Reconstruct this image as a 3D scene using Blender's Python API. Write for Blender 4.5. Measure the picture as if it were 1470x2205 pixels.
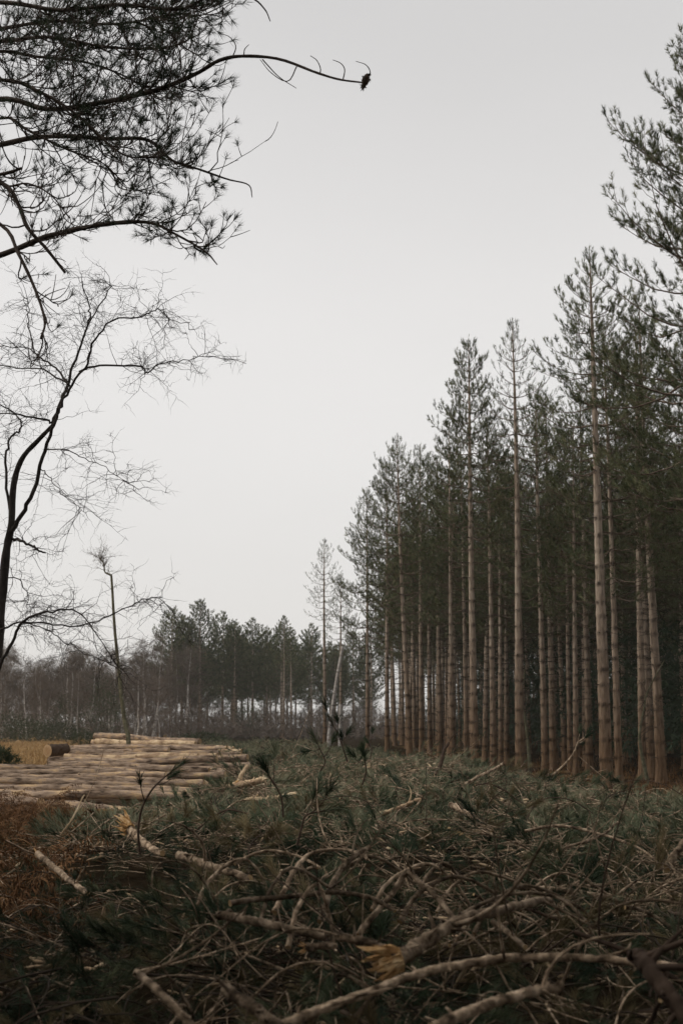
import bpy, math, random
import numpy as np

# ------------------------------------------------------------------ camera, sky, sun, exposure
scene = bpy.context.scene
for o in list(bpy.data.objects):
    bpy.data.objects.remove(o)
R = math.radians
PITCH = R(8.56)
CAM_H = 1.70
FPX = 50.0 / 36.0 * 2205.0

cam_data = bpy.data.cameras.new('camera')
cam = bpy.data.objects.new('camera', cam_data)
scene.collection.objects.link(cam)
cam.location = (0, 0, CAM_H)
cam.rotation_euler = (R(90) + PITCH, 0, 0)
cam_data.sensor_fit = 'VERTICAL'
cam_data.sensor_height = 36.0
cam_data.sensor_width = 24.0
cam_data.lens = 50.0
cam_data.clip_start = 0.1
cam_data.clip_end = 5000
cam_data.dof.use_dof = True
cam_data.dof.focus_distance = 19.0
cam_data.dof.aperture_fstop = 4.0
scene.camera = cam

SUN_EL, SUN_AZ = R(50), R(-88)          # azimuth from +Y towards +X: the sun stands to the left
world = bpy.data.worlds.new('World')
scene.world = world
world.use_nodes = True
wn, wl = world.node_tree.nodes, world.node_tree.links
wn.clear()
w_out = wn.new('ShaderNodeOutputWorld')
w_bg = wn.new('ShaderNodeBackground')
w_sky = wn.new('ShaderNodeTexSky')
w_sky.sky_type = 'NISHITA'
w_sky.sun_disc = False
w_sky.sun_elevation = SUN_EL
w_sky.sun_rotation = SUN_AZ
w_sky.dust_density = 4.0
w_co = wn.new('ShaderNodeTexCoord')
w_map = wn.new('ShaderNodeMapping')
w_map.inputs['Scale'].default_value = (1.0, 1.0, 2.2)
w_noise = wn.new('ShaderNodeTexNoise')
w_noise.inputs['Scale'].default_value = 1.6
w_noise.inputs['Detail'].default_value = 4.0
w_noise.inputs['Roughness'].default_value = 0.5
w_ramp = wn.new('ShaderNodeValToRGB')
w_ramp.color_ramp.elements[0].position = 0.25
w_ramp.color_ramp.elements[0].color = (7.8, 7.6, 7.4, 1)
w_ramp.color_ramp.elements[1].position = 0.75
w_ramp.color_ramp.elements[1].color = (8.65, 8.42, 8.18, 1)
w_mix = wn.new('ShaderNodeMix')
w_mix.data_type = 'RGBA'
w_mix.inputs[0].default_value = 0.89     # cloud cover over the clear sky
wl.new(w_co.outputs['Generated'], w_map.inputs['Vector'])
wl.new(w_map.outputs['Vector'], w_noise.inputs['Vector'])
wl.new(w_noise.outputs['Fac'], w_ramp.inputs['Fac'])
wl.new(w_sky.outputs['Color'], w_mix.inputs[6])
wl.new(w_ramp.outputs['Color'], w_mix.inputs[7])
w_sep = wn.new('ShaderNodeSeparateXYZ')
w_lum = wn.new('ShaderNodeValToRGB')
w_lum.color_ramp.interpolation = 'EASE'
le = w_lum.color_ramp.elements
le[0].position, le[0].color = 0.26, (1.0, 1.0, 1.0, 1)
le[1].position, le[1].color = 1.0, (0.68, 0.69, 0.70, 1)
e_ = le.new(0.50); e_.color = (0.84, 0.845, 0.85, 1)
w_mul = wn.new('ShaderNodeMix'); w_mul.data_type = 'RGBA'; w_mul.blend_type = 'MULTIPLY'; w_mul.inputs[0].default_value = 1.0
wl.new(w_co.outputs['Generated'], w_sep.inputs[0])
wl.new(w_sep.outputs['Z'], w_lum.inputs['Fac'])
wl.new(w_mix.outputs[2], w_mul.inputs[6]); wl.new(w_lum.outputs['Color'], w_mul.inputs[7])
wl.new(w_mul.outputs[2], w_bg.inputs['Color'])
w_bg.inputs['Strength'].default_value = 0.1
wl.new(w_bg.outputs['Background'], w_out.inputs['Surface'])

sun_data = bpy.data.lights.new('sun', 'SUN')
sun_data.energy = 1.5
sun_data.angle = R(25)
sun_data.color = (1.0, 0.95, 0.88)
sun = bpy.data.objects.new('sun', sun_data)
scene.collection.objects.link(sun)
sun.rotation_euler = (R(90) - SUN_EL, 0, -SUN_AZ + R(180))

scene.view_settings.view_transform = 'Standard'
scene.view_settings.look = 'None'
scene.view_settings.exposure = 0.06
scene.view_settings.gamma = 1.0
scene.render.engine = 'CYCLES'
cy = scene.cycles
cy.max_bounces = 3
cy.diffuse_bounces = 2
cy.use_adaptive_sampling = True
cy.adaptive_threshold = 0.03
cy.glossy_bounces = 1
cy.transmission_bounces = 2
cy.volume_bounces = 1
cy.transparent_max_bounces = 8
cy.caustics_reflective = False
cy.caustics_refractive = False
cy.use_denoising = True
scene.render.film_transparent = False

# ------------------------------------------------------------------ helpers
COL = scene.collection
rng = np.random.default_rng(11)

def at(px, py, d):
    """World point seen at photo pixel (px, py) standing at ground distance d."""
    u, v = (px - 735.0) / FPX, (1102.5 - py) / FPX
    c, s = math.cos(PITCH), math.sin(PITCH)
    D = np.array([u, c - v * s, s + v * c])
    return np.array([0, 0, CAM_H]) + D * (d / D[1])

def tr(pts):
    return np.array([at(*p) for p in pts])

def norm(a):
    return a / np.maximum(np.linalg.norm(a, axis=-1, keepdims=True), 1e-9)

def vnoise(x, y, seed=0):
    x = np.asarray(x, float); y = np.asarray(y, float)
    xi, yi = np.floor(x), np.floor(y)
    fx, fy = x - xi, y - yi
    def h(a, b):
        v = np.sin(a * 127.1 + b * 311.7 + seed * 74.7) * 43758.5453
        return v - np.floor(v)
    fx = fx * fx * (3 - 2 * fx); fy = fy * fy * (3 - 2 * fy)
    return ((h(xi, yi) * (1 - fx) + h(xi + 1, yi) * fx) * (1 - fy)
            + (h(xi, yi + 1) * (1 - fx) + h(xi + 1, yi + 1) * fx) * fy)

def spline(pts, n):
    """Catmull-Rom through pts, n samples."""
    P = np.asarray(pts, float)
    if len(P) == 2:
        t = np.linspace(0, 1, n)[:, None]
        return P[0] * (1 - t) + P[1] * t
    P = np.vstack([2 * P[0] - P[1], P, 2 * P[-1] - P[-2]])
    seg = len(P) - 3
    t = np.linspace(0, seg - 1e-6, n)
    i = t.astype(int); f = (t - i)[:, None]
    a, b, c, d = P[i], P[i + 1], P[i + 2], P[i + 3]
    return 0.5 * (2 * b + (c - a) * f + (2 * a - 5 * b + 4 * c - d) * f ** 2 + (3 * b - a - 3 * c + d) * f ** 3)

class MB:
    """Collects geometry that becomes ONE mesh."""
    def __init__(self):
        self.v, self.f, self.a, self.n = [], [], [], 0
    def add(self, V, F, smooth=True, attr=None, mi=0):
        V = np.asarray(V, float).reshape(-1, 3); F = np.asarray(F, int)
        self.v.append(V); self.f.append((F + self.n, smooth, mi))
        self.a.append(np.zeros(len(V)) if attr is None else np.asarray(attr, float).reshape(-1))
        self.n += len(V)
    def tubes(self, P, Rr, k=5, attr=None, cap=False, mi=0, capmi=None):
        """P (M,n,3) paths, Rr (M,n) radii."""
        P = np.asarray(P, float); Rr = np.asarray(Rr, float)
        if P.ndim == 2:
            P, Rr = P[None], Rr[None]
        M, n, _ = P.shape
        if M == 0: return
        T = np.empty_like(P)
        T[:, 1:-1] = P[:, 2:] - P[:, :-2]; T[:, 0] = P[:, 1] - P[:, 0]; T[:, -1] = P[:, -1] - P[:, -2]
        T = norm(T)
        ax = np.abs(T).max(axis=1).argmin(axis=1)
        ref = np.eye(3)[ax][:, None, :]
        U = norm(np.cross(T, np.broadcast_to(ref, T.shape))); W = np.cross(T, U)
        th = np.linspace(0, 2 * math.pi, k, endpoint=False)
        rad = Rr[..., None] if Rr.ndim == 2 else Rr            # (M,n,1) or (M,n,k)
        ring = (P[:, :, None, :] + U[:, :, None, :] * (np.cos(th) * rad)[..., None]
                + W[:, :, None, :] * (np.sin(th) * rad)[..., None])
        V = ring.reshape(-1, 3)
        idx = np.arange(M * n * k).reshape(M, n, k)
        a = idx[:, :-1, :]; b = np.roll(a, -1, axis=2)
        c = idx[:, 1:, :]; d = np.roll(c, -1, axis=2)
        F = np.stack([a, b, d, c], axis=-1).reshape(-1, 4)
        A = None
        if attr is not None:
            at3 = np.asarray(attr, float)
            A = at3.reshape(-1) if at3.ndim == 3 else np.repeat(np.broadcast_to(at3, (M, n)).reshape(-1), k)
        self.add(V, F, True, A, mi)
        if cap:
            for m in range(M):
                for e in (0, n - 1):
                    Vc = np.vstack([ring[m, e], P[m, e]])
                    i = np.arange(k); j = (i + 1) % k
                    Fc = np.stack([j, i, np.full(k, k)], 1) if e == 0 else np.stack([i, j, np.full(k, k)], 1)
                    self.add(Vc, Fc, False, None, mi if capmi is None else capmi)
    def needles(self, P, D, n, length, width, spread=(0.5, 1.0), shoot=0.2, rs=None, bend=0.0, up=0.0):
        """Needle brushes: n thin triangles along a shoot at each P pointing along D."""
        rs = rs or rng
        P = np.asarray(P, float).reshape(-1, 3); D = norm(np.asarray(D, float).reshape(-1, 3))
        M = len(P)
        if M == 0: return
        ref = np.where(np.abs(D[:, 2:3]) > 0.9, np.array([[1., 0, 0]]), np.array([[0, 0, 1.]]))
        U = norm(np.cross(D, ref)); W = np.cross(D, U)
        ph = rs.uniform(0, 2 * math.pi, (M, n)); an = rs.uniform(spread[0], spread[1], (M, n))
        s = rs.uniform(0, 1, (M, n))
        an = an * (1.15 - 0.55 * s)
        shoot = np.broadcast_to(np.asarray(shoot, float).reshape(-1, 1), (M, 1))
        L = length * rs.uniform(0.7, 1.15, (M, n))
        perp = U[:, None] * np.cos(ph)[..., None] + W[:, None] * np.sin(ph)[..., None]
        nd = D[:, None] * np.cos(an)[..., None] + perp * np.sin(an)[..., None]
        B = P[:, None] + D[:, None] * (s * shoot)[..., None]
        side = norm(np.cross(nd, rs.normal(size=(M, n, 3))))
        w = width * 0.5
        tip = B + nd * L[..., None]
        if bend:
            mid = B + nd * (L * 0.5)[..., None]
            tip = tip + np.array([0, 0, -bend]) * L[..., None] * rs.uniform(0.3, 1, (M, n, 1))
            V = np.stack([B - side * w, B + side * w, mid + side * w * 0.9, mid - side * w * 0.9, tip], 2).reshape(-1, 3)
            i = np.arange(M * n)[:, None] * 5
            self.add(V, i + np.array([[0, 1, 2, 3]]), False)
            self.f.append((np.asarray(i + np.array([[3, 2, 4]])) + self.n - len(V), False, 0))
        else:
            V = np.stack([B - side * w, B + side * w, tip], 2).reshape(-1, 3)
            self.add(V, np.arange(M * n * 3).reshape(-1, 3), False)
    def mesh(self, name, mats):
        me = bpy.data.meshes.new(name)
        V = np.vstack(self.v)
        tot = np.concatenate([np.full(len(f), f.shape[1]) for f, _, _ in self.f])
        loops = np.concatenate([f.reshape(-1) for f, _, _ in self.f])
        sm = np.concatenate([np.full(len(f), s) for f, s, _ in self.f])
        mi = np.concatenate([np.full(len(f), m) for f, _, m in self.f])
        me.vertices.add(len(V)); me.vertices.foreach_set('co', V.astype(np.float32).reshape(-1))
        me.loops.add(len(loops)); me.loops.foreach_set('vertex_index', loops.astype(np.int32))
        me.polygons.add(len(tot))
        st = np.concatenate([[0], np.cumsum(tot)[:-1]])
        me.polygons.foreach_set('loop_start', st.astype(np.int32))
        me.polygons.foreach_set('loop_total', tot.astype(np.int32))
        me.polygons.foreach_set('use_smooth', sm)
        for m in (mats if isinstance(mats, (list, tuple)) else [mats]):
            me.materials.append(m)
        me.polygons.foreach_set('material_index', mi.astype(np.int32))
        A = np.concatenate(self.a)
        if A.any():
            at_ = me.attributes.new('mark', 'FLOAT', 'POINT')
            at_.data.foreach_set('value', A.astype(np.float32))
        me.update(calc_edges=True)
        me.validate()
        return me

def link(name, data, parent=None, loc=(0, 0, 0), rot=(0, 0, 0), scale=None):
    o = bpy.data.objects.new(name, data)
    COL.objects.link(o)
    o.location = loc; o.rotation_euler = rot
    if scale is not None:
        o.scale = scale if hasattr(scale, '__len__') else (scale,) * 3
    if parent is not None:
        o.parent = parent
    return o

def tag(o, label=None, cat=None, group=None, kind=None):
    if label: o['label'] = label
    if cat: o['category'] = cat
    if group: o['group'] = group
    if kind: o['kind'] = kind
    return o

def screen(p):
    x, y, z = p[0], p[1], p[2] - CAM_H
    c, s_ = math.cos(PITCH), math.sin(PITCH)
    dep = y * c + z * s_
    return 735 + FPX * x / dep, 1102.5 - FPX * (z * c - y * s_) / dep

MARKS = [(1060, 2080, 'the long arching branch'), (830, 2085, 'the torn yellow limb end'), (1080, 2150, 'the pinkish cut stick'), (1430, 2130, 'the dark knobbly limb'),
         (360, 2160, 'the slanting grey stick'), (560, 2180, 'the stout pinkish stick'), (640, 1930, 'the level pale branch'), (580, 1990, 'the rough thick branch'),
         (310, 1810, 'the splintered pale end'), (135, 1880, 'the stick in the bracken'), (1015, 1760, 'the pale slanting log end'), (1240, 1925, 'the pale thickening branch'),
         (850, 1742, 'the pale stripped pole'), (525, 1688, 'the pale forked log'), (876, 1882, 'the peaked bent branch'), (735, 1880, 'the upright pinkish branch'),
         (1300, 1800, 'the low arching bough'), (1455, 1830, 'the stout leaning stick'), (952, 1630, 'the dark standing stick'), (1225, 1630, 'the reddish tufted sprig'),
         (728, 1590, 'the highest dark sprig'), (335, 1720, 'the hooked dark sprig'), (590, 1700, 'the bushy dark sprig'), (1040, 1665, 'the pale stick pointing up'),
         (1340, 1705, 'the thin leaning sprig'), (1080, 1960, 'the thick torn limb'), (455, 1860, 'the short thick branch')]
USED = set()
def pick(*cands):
    """The first label nothing else carries yet."""
    for c in cands:
        if c not in USED:
            USED.add(c); return c
    return cands[-1]
def between(p):
    sx, sy = screen(p)
    m = sorted(MARKS, key=lambda m: (m[0] - sx) ** 2 + (m[1] - sy) ** 2)
    return 'between %s and %s' % (m[0][2], m[1][2]), 'between %s and %s' % (m[0][2], m[2][2])
def heading(rz):
    a = (math.degrees(rz) % 180)
    return 'level' if a < 22 or a > 158 else 'up-right' if a < 68 else 'inward' if a < 112 else 'up-left'
def where(p):
    sx, sy = screen(p)
    mx, my, nm = min(MARKS, key=lambda m: (m[0] - sx) ** 2 + (m[1] - sy) ** 2)
    dx, dy = sx - mx, sy - my
    dist = math.hypot(dx, dy)
    how = 'touching' if dist < 25 else ('close ' if dist < 75 else 'some way ') + (('right of' if dx > 0 else 'left of') if abs(dx) > abs(dy) else ('below' if dy > 0 else 'above'))
    return how + ' ' + nm

# ------------------------------------------------------------------ materials
def mat_noise(name, stops, scale=3.0, detail=6.0, stretch=(1, 1, 1), rough=0.85, bump=0.0, bump_scale=None,
              obj_var=0.0, mark=None, space='Object', spec=0.06, bump_dist=0.02):
    """Procedural material: noise through a colour ramp, value varied per object, 'mark' attribute mixed to a colour."""
    m = bpy.data.materials.new(name); m.use_nodes = True
    n, l = m.node_tree.nodes, m.node_tree.links
    bs = n['Principled BSDF']
    bs.inputs['Roughness'].default_value = rough
    bs.inputs['Specular IOR Level'].default_value = spec
    tc = n.new('ShaderNodeTexCoord'); mp = n.new('ShaderNodeMapping')
    mp.inputs['Scale'].default_value = stretch
    if space == 'World':
        ge = n.new('ShaderNodeNewGeometry'); l.new(ge.outputs['Position'], mp.inputs['Vector'])
    else:
        if obj_var:
            oi0 = n.new('ShaderNodeObjectInfo'); ml = n.new('ShaderNodeMath'); ml.operation = 'MULTIPLY'; ml.inputs[1].default_value = 61.7
            ad = n.new('ShaderNodeVectorMath'); ad.operation = 'ADD'
            l.new(oi0.outputs['Random'], ml.inputs[0]); l.new(tc.outputs['Object'], ad.inputs[0]); l.new(ml.outputs[0], ad.inputs[1])
            l.new(ad.outputs[0], mp.inputs['Vector'])
        else:
            l.new(tc.outputs['Object'], mp.inputs['Vector'])
    tx = n.new('ShaderNodeTexNoise')
    tx.inputs['Scale'].default_value = scale; tx.inputs['Detail'].default_value = detail
    tx.inputs['Roughness'].default_value = 0.62
    l.new(mp.outputs['Vector'], tx.inputs['Vector'])
    rp = n.new('ShaderNodeValToRGB')
    els = rp.color_ramp.elements
    while len(els) > 1: els.remove(els[-1])
    els[0].position = stops[0][0]; els[0].color = (*stops[0][1], 1)
    for p, c in stops[1:]:
        e = els.new(p); e.color = (*c, 1)
    l.new(tx.outputs['Fac'], rp.inputs['Fac'])
    out = rp.outputs['Color']
    if obj_var:
        oi = n.new('ShaderNodeObjectInfo'); mr = n.new('ShaderNodeMapRange')
        mr.inputs['To Min'].default_value = 1 - obj_var; mr.inputs['To Max'].default_value = 1 + obj_var
        l.new(oi.outputs['Random'], mr.inputs['Value'])
        hs = n.new('ShaderNodeHueSaturation')
        l.new(mr.outputs['Result'], hs.inputs['Value']); l.new(out, hs.inputs['Color'])
        out = hs.outputs['Color']
    if mark is not None:
        an = n.new('ShaderNodeAttribute'); an.attribute_name = 'mark'
        mx = n.new('ShaderNodeMix'); mx.data_type = 'RGBA'
        mx.inputs[7].default_value = (*mark, 1)
        l.new(an.outputs['Fac'], mx.inputs[0]); l.new(out, mx.inputs[6])
        out = mx.outputs[2]
    l.new(out, bs.inputs['Base Color'])
    if bump:
        t2 = n.new('ShaderNodeTexNoise')
        t2.inputs['Scale'].default_value = bump_scale or scale * 2; t2.inputs['Detail'].default_value = 5
        l.new(mp.outputs['Vector'], t2.inputs['Vector'])
        bp = n.new('ShaderNodeBump'); bp.inputs['Strength'].default_value = bump; bp.inputs['Distance'].default_value = bump_dist
        l.new(t2.outputs['Fac'], bp.inputs['Height']); l.new(bp.outputs['Normal'], bs.inputs['Normal'])
    return m

def butt_bark(m, z0, z1, tint):
    """Old thick bark low on the trunk is darker and browner than the flaky bark above."""
    n, l = m.node_tree.nodes, m.node_tree.links
    bs = n['Principled BSDF']; src = bs.inputs['Base Color'].links[0].from_socket
    tc = n.new('ShaderNodeTexCoord'); sp = n.new('ShaderNodeSeparateXYZ'); mr = n.new('ShaderNodeMapRange')
    l.new(tc.outputs['Object'], sp.inputs[0]); l.new(sp.outputs['Z'], mr.inputs['Value'])
    mr.inputs['From Min'].default_value = z0; mr.inputs['From Max'].default_value = z1
    mx = n.new('ShaderNodeMix'); mx.data_type = 'RGBA'; mx.blend_type = 'MULTIPLY'
    iv = n.new('ShaderNodeMath'); iv.operation = 'SUBTRACT'; iv.inputs[0].default_value = 1.0
    l.new(mr.outputs['Result'], iv.inputs[1]); l.new(iv.outputs[0], mx.inputs[0])
    l.new(src, mx.inputs[6]); mx.inputs[7].default_value = (*tint, 1)
    l.new(mx.outputs[2], bs.inputs['Base Color'])

M = {}
M['pine_bark'] = mat_noise('pine_bark', [(0.25, (0.11, 0.084, 0.062)), (0.5, (0.36, 0.285, 0.22)), (0.75, (0.55, 0.46, 0.37))],
                           scale=5, stretch=(2.2, 2.2, 0.35), bump=0.8, bump_scale=9, obj_var=0.14, mark=(0.035, 0.025, 0.02), bump_dist=0.03)
butt_bark(M['pine_bark'], 1.0, 7.5, (0.42, 0.33, 0.25))
M['dead_twig'] = mat_noise('dead_twig', [(0.3, (0.03, 0.024, 0.018)), (0.7, (0.085, 0.066, 0.05))], scale=4)
M['limb'] = mat_noise('limb_bark', [(0.3, (0.09, 0.065, 0.048)), (0.7, (0.20, 0.15, 0.115))], scale=6)
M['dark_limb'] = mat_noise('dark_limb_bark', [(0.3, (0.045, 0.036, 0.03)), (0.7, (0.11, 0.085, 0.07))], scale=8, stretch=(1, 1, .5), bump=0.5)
M['needle'] = mat_noise('pine_needle', [(0.35, (0.038, 0.052, 0.026)), (0.55, (0.135, 0.148, 0.075)), (0.72, (0.30, 0.29, 0.165))],
                        scale=1.3, detail=4, rough=0.6, obj_var=0.18)
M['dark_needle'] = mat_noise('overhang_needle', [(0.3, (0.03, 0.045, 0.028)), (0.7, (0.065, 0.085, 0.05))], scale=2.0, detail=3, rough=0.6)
M['brash_needle'] = mat_noise('brash_needle', [(0.30, (0.012, 0.024, 0.014)), (0.5, (0.042, 0.062, 0.034)), (0.70, (0.15, 0.16, 0.09))],
                              scale=1.6, detail=5, rough=0.55, obj_var=0.3, space='World')
M['brash_litter'] = mat_noise('brash_litter_needle', [(0.3, (0.04, 0.052, 0.034)), (0.45, (0.13, 0.142, 0.086)), (0.58, (0.235, 0.23, 0.148)), (0.7, (0.36, 0.29, 0.19))],
                              scale=0.9, detail=8, rough=0.65, space='World')
M['dry_needle'] = mat_noise('dry_needle', [(0.3, (0.10, 0.085, 0.045)), (0.7, (0.24, 0.19, 0.105))], scale=2.5, detail=5, obj_var=0.3, space='World')
M['branch'] = mat_noise('cut_branch_bark', [(0.36, (0.05, 0.035, 0.022)), (0.5, (0.24, 0.175, 0.118)), (0.64, (0.52, 0.40, 0.285))],
                        scale=14, detail=9, bump=1.0, bump_scale=40, obj_var=0.45, mark=(0.06, 0.045, 0.035), bump_dist=0.012)
M['dark_branch'] = mat_noise('dark_branch_bark', [(0.3, (0.045, 0.033, 0.025)), (0.7, (0.11, 0.075, 0.055))], scale=9, bump=0.5, bump_dist=0.005)
M['wood'] = mat_noise('split_wood', [(0.3, (0.26, 0.16, 0.075)), (0.55, (0.46, 0.32, 0.17)), (0.75, (0.62, 0.48, 0.30))],
                      scale=12, stretch=(1, 1, 3), bump=0.6, bump_dist=0.004)
M['torn'] = mat_noise('torn_heartwood', [(0.32, (0.22, 0.11, 0.045)), (0.5, (0.50, 0.30, 0.13)), (0.70, (0.72, 0.54, 0.32))], scale=16, bump=0.7, bump_dist=0.006)
M['cut_end'] = mat_noise('cut_wood_end', [(0.3, (0.36, 0.22, 0.11)), (0.7, (0.58, 0.42, 0.25))], scale=5, obj_var=0.2)
M['rot_end'] = mat_noise('decayed_wood_end', [(0.3, (0.03, 0.018, 0.012)), (0.7, (0.12, 0.06, 0.03))], scale=6, bump=0.8)
M['log_bark'] = mat_noise('log_bark', [(0.34, (0.045, 0.03, 0.02)), (0.42, (0.17, 0.12, 0.085)), (0.54, (0.33, 0.245, 0.178)), (0.61, (0.44, 0.30, 0.175)), (0.70, (0.58, 0.43, 0.26))],
                          scale=4.2, detail=10, stretch=(0.5, 1.5, 1.5), bump=1.0, bump_scale=8, obj_var=0.2, bump_dist=0.04)
M['log_pale'] = mat_noise('debarked_log', [(0.32, (0.16, 0.10, 0.06)), (0.45, (0.36, 0.25, 0.16)), (0.55, (0.54, 0.40, 0.25)), (0.70, (0.68, 0.55, 0.38))],
                          scale=3.0, detail=9, stretch=(0.8, 1.5, 1.5), bump=0.6, obj_var=0.12, bump_dist=0.02)
M['birch_far'] = mat_noise('birch_bark', [(0.35, (0.12, 0.10, 0.09)), (0.5, (0.36, 0.33, 0.30)), (0.8, (0.55, 0.52, 0.48))], scale=2.0, stretch=(1, 1, 2.5), obj_var=0.3)
M['birch_dark'] = mat_noise('dark_birch_bark', [(0.3, (0.018, 0.015, 0.013)), (0.6, (0.05, 0.042, 0.036)), (0.85, (0.13, 0.115, 0.1))], scale=5, stretch=(1, 1, .6), bump=0.6)
M['birch_green'] = mat_noise('mossy_birch_bark', [(0.3, (0.05, 0.045, 0.03)), (0.55, (0.13, 0.12, 0.075)), (0.8, (0.32, 0.29, 0.22))], scale=3, stretch=(1, 1, 1.2))
M['birch_twig'] = mat_noise('birch_twig', [(0.3, (0.09, 0.07, 0.058)), (0.7, (0.18, 0.145, 0.118))], scale=0.7, obj_var=0.2)
M['bush'] = mat_noise('bush_leaf', [(0.3, (0.025, 0.035, 0.018)), (0.7, (0.075, 0.09, 0.045))], scale=1.5, obj_var=0.2)
M['bracken'] = mat_noise('dead_bracken', [(0.32, (0.035, 0.018, 0.01)), (0.5, (0.13, 0.065, 0.03)), (0.72, (0.33, 0.20, 0.105))], scale=2.5, detail=6, space='World')
M['grass'] = mat_noise('dead_grass', [(0.3, (0.20, 0.11, 0.045)), (0.5, (0.36, 0.23, 0.105)), (0.75, (0.46, 0.35, 0.19))], scale=0.5, detail=7, space='World')
M['tip'] = mat_noise('pine_cone', [(0.3, (0.03, 0.022, 0.018)), (0.7, (0.10, 0.07, 0.05))], scale=20)

def ground_mat():
    m = bpy.data.materials.new('forest_ground'); m.use_nodes = True
    n, l = m.node_tree.nodes, m.node_tree.links
    bs = n['Principled BSDF']; bs.inputs['Roughness'].default_value = 1.0; bs.inputs['Specular IOR Level'].default_value = 0.0
    ge = n.new('ShaderNodeNewGeometry')
    def noise(sc, det):
        t = n.new('ShaderNodeTexNoise'); t.inputs['Scale'].default_value = sc; t.inputs['Detail'].default_value = det
        l.new(ge.outputs['Position'], t.inputs['Vector']); return t
    def ramp(src, st):
        r = n.new('ShaderNodeValToRGB'); e = r.color_ramp.elements
        e[0].position, e[0].color = st[0][0], (*st[0][1], 1); e[1].position, e[1].color = st[1][0], (*st[1][1], 1)
        l.new(src, r.inputs['Fac']); return r
    soil = ramp(noise(3.0, 9).outputs['Fac'], [(0.3, (0.008, 0.006, 0.004)), (0.75, (0.05, 0.036, 0.022))])
    gr = ramp(noise(1.2, 9).outputs['Fac'], [(0.3, (0.17, 0.10, 0.045)), (0.7, (0.40, 0.27, 0.13))])
    an = n.new('ShaderNodeAttribute'); an.attribute_name = 'mark'
    mx = n.new('ShaderNodeMix'); mx.data_type = 'RGBA'
    l.new(an.outputs['Fac'], mx.inputs[0]); l.new(soil.outputs['Color'], mx.inputs[6]); l.new(gr.outputs['Color'], mx.inputs[7])
    l.new(mx.outputs[2], bs.inputs['Base Color'])
    bp = n.new('ShaderNodeBump'); bp.inputs['Strength'].default_value = 1.0; bp.inputs['Distance'].default_value = 0.06
    l.new(noise(7.0, 6).outputs['Fac'], bp.inputs['Height']); l.new(bp.outputs['Normal'], bs.inputs['Normal'])
    return m
M['ground'] = ground_mat()

# ------------------------------------------------------------------ ground
def sstep(a, b, x):
    t = np.clip((np.asarray(x, float) - a) / (b - a), 0, 1)
    return t * t * (3 - 2 * t)

def stand_edge(y):
    """X of the edge of the pine stand at distance y."""
    return np.interp(y, [0, 37, 52, 63, 75, 93, 127, 170], [16, 11.5, 9.4, 6.0, 5.2, 2.6, 2.6, 3.0])

def brash_mask(x, y):
    left = np.interp(y, [0, 16, 24, 30, 40, 60, 80, 120], [-6.0, -3.4, -3.4, -2.4, -2.6, -4.5, -8.0, -14.0])
    m = sstep(-1.0, 1.2, x - left) * (1 - 0.88 * sstep(-6.5, -1.5, x - stand_edge(y)) * sstep(24, 36, y)) * (1 - sstep(-0.5, 3.0, x - stand_edge(y)))
    return m * (1 - sstep(95, 130, y))

def height(x, y):
    x = np.asarray(x, float); y = np.asarray(y, float)
    b = brash_mask(x, y)
    z = 0.10 * (vnoise(x / 6, y / 6, 1) - 0.5)
    b = b * (1 - 0.75 * sstep(1.8, 4.6, x) * sstep(11, 19, y))
    z = z + b * (0.02 + 0.62 * vnoise(x / 2.4 + 3, y / 3.6, 2) ** 2.2 + 0.10 * vnoise(x / 0.9, y / 0.9, 3)) * (0.25 + 0.75 * sstep(6, 14, y))
    # heap in front of the viewpoint, windrows further out
    z = z + 0.16 * np.exp(-(((x - 0.5) / 1.6) ** 2 + ((y - 8.6) / 1.5) ** 2))
    z = z + 0.22 * np.exp(-(((x - 0.2) / 1.9) ** 2 + ((y - 15.5) / 2.2) ** 2))
    z = z + 0.40 * np.exp(-(((x - 0.6) / 3.6) ** 2 + ((y - 36) / 5.0) ** 2))
    z = z + 0.10 * np.exp(-(((x - 3.6) / 2.2) ** 2 + ((y - 24) / 4.0) ** 2))
    z = z - 0.25 * np.exp(-(((x + 0.9) / 1.5) ** 2 + ((y - 4.8) / 1.6) ** 2))
    g = -0.55 * sstep(3.4, 8.0, x) * sstep(19, 34, y) * (1 - sstep(75, 110, y))
    return z * (1 - sstep(140, 180, y)) + g

ys = np.concatenate([np.linspace(-1000, -30, 8), np.linspace(-20, 3, 12), np.linspace(3.3, 30, 110), np.linspace(30.4, 60, 80),
                     np.linspace(61, 140, 60), np.linspace(150, 1500, 20)])
xs = np.concatenate([-np.geomspace(1000, 16, 16), np.linspace(-15, 15, 130), np.geomspace(16, 1000, 16)])
gx, gy = np.meshgrid(xs, ys)
gz = height(gx, gy)
nx, ny = len(xs), len(ys)
ii = np.arange(nx * ny).reshape(ny, nx)
gm = MB()
bm_ = brash_mask(gx, gy)
grassy = (1 - bm_) * (1 - sstep(-2, 1.0, gx - stand_edge(gy))) * sstep(26, 34, gy) * sstep(0.35, 0.5, vnoise(gx / 5, gy / 5, 9) + 0.25)
grassy = grassy * (1 - sstep(-0.15, -0.105, gx / np.maximum(gy, 1.0)))
grassy = np.maximum(grassy, 0.4 * sstep(1, 4, gx - stand_edge(gy)) * (1 - sstep(5, 9, gx - stand_edge(gy))) * sstep(0.45, 0.7, vnoise(gx / 2.2, gy / 2.2, 5)))
gm.add(np.stack([gx, gy, gz], -1), np.stack([ii[:-1, :-1], ii[:-1, 1:], ii[1:, 1:], ii[1:, :-1]], -1).reshape(-1, 4), True, grassy)
ground = link('ground', gm.mesh('ground', M['ground']))
tag(ground, kind='structure')

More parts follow.
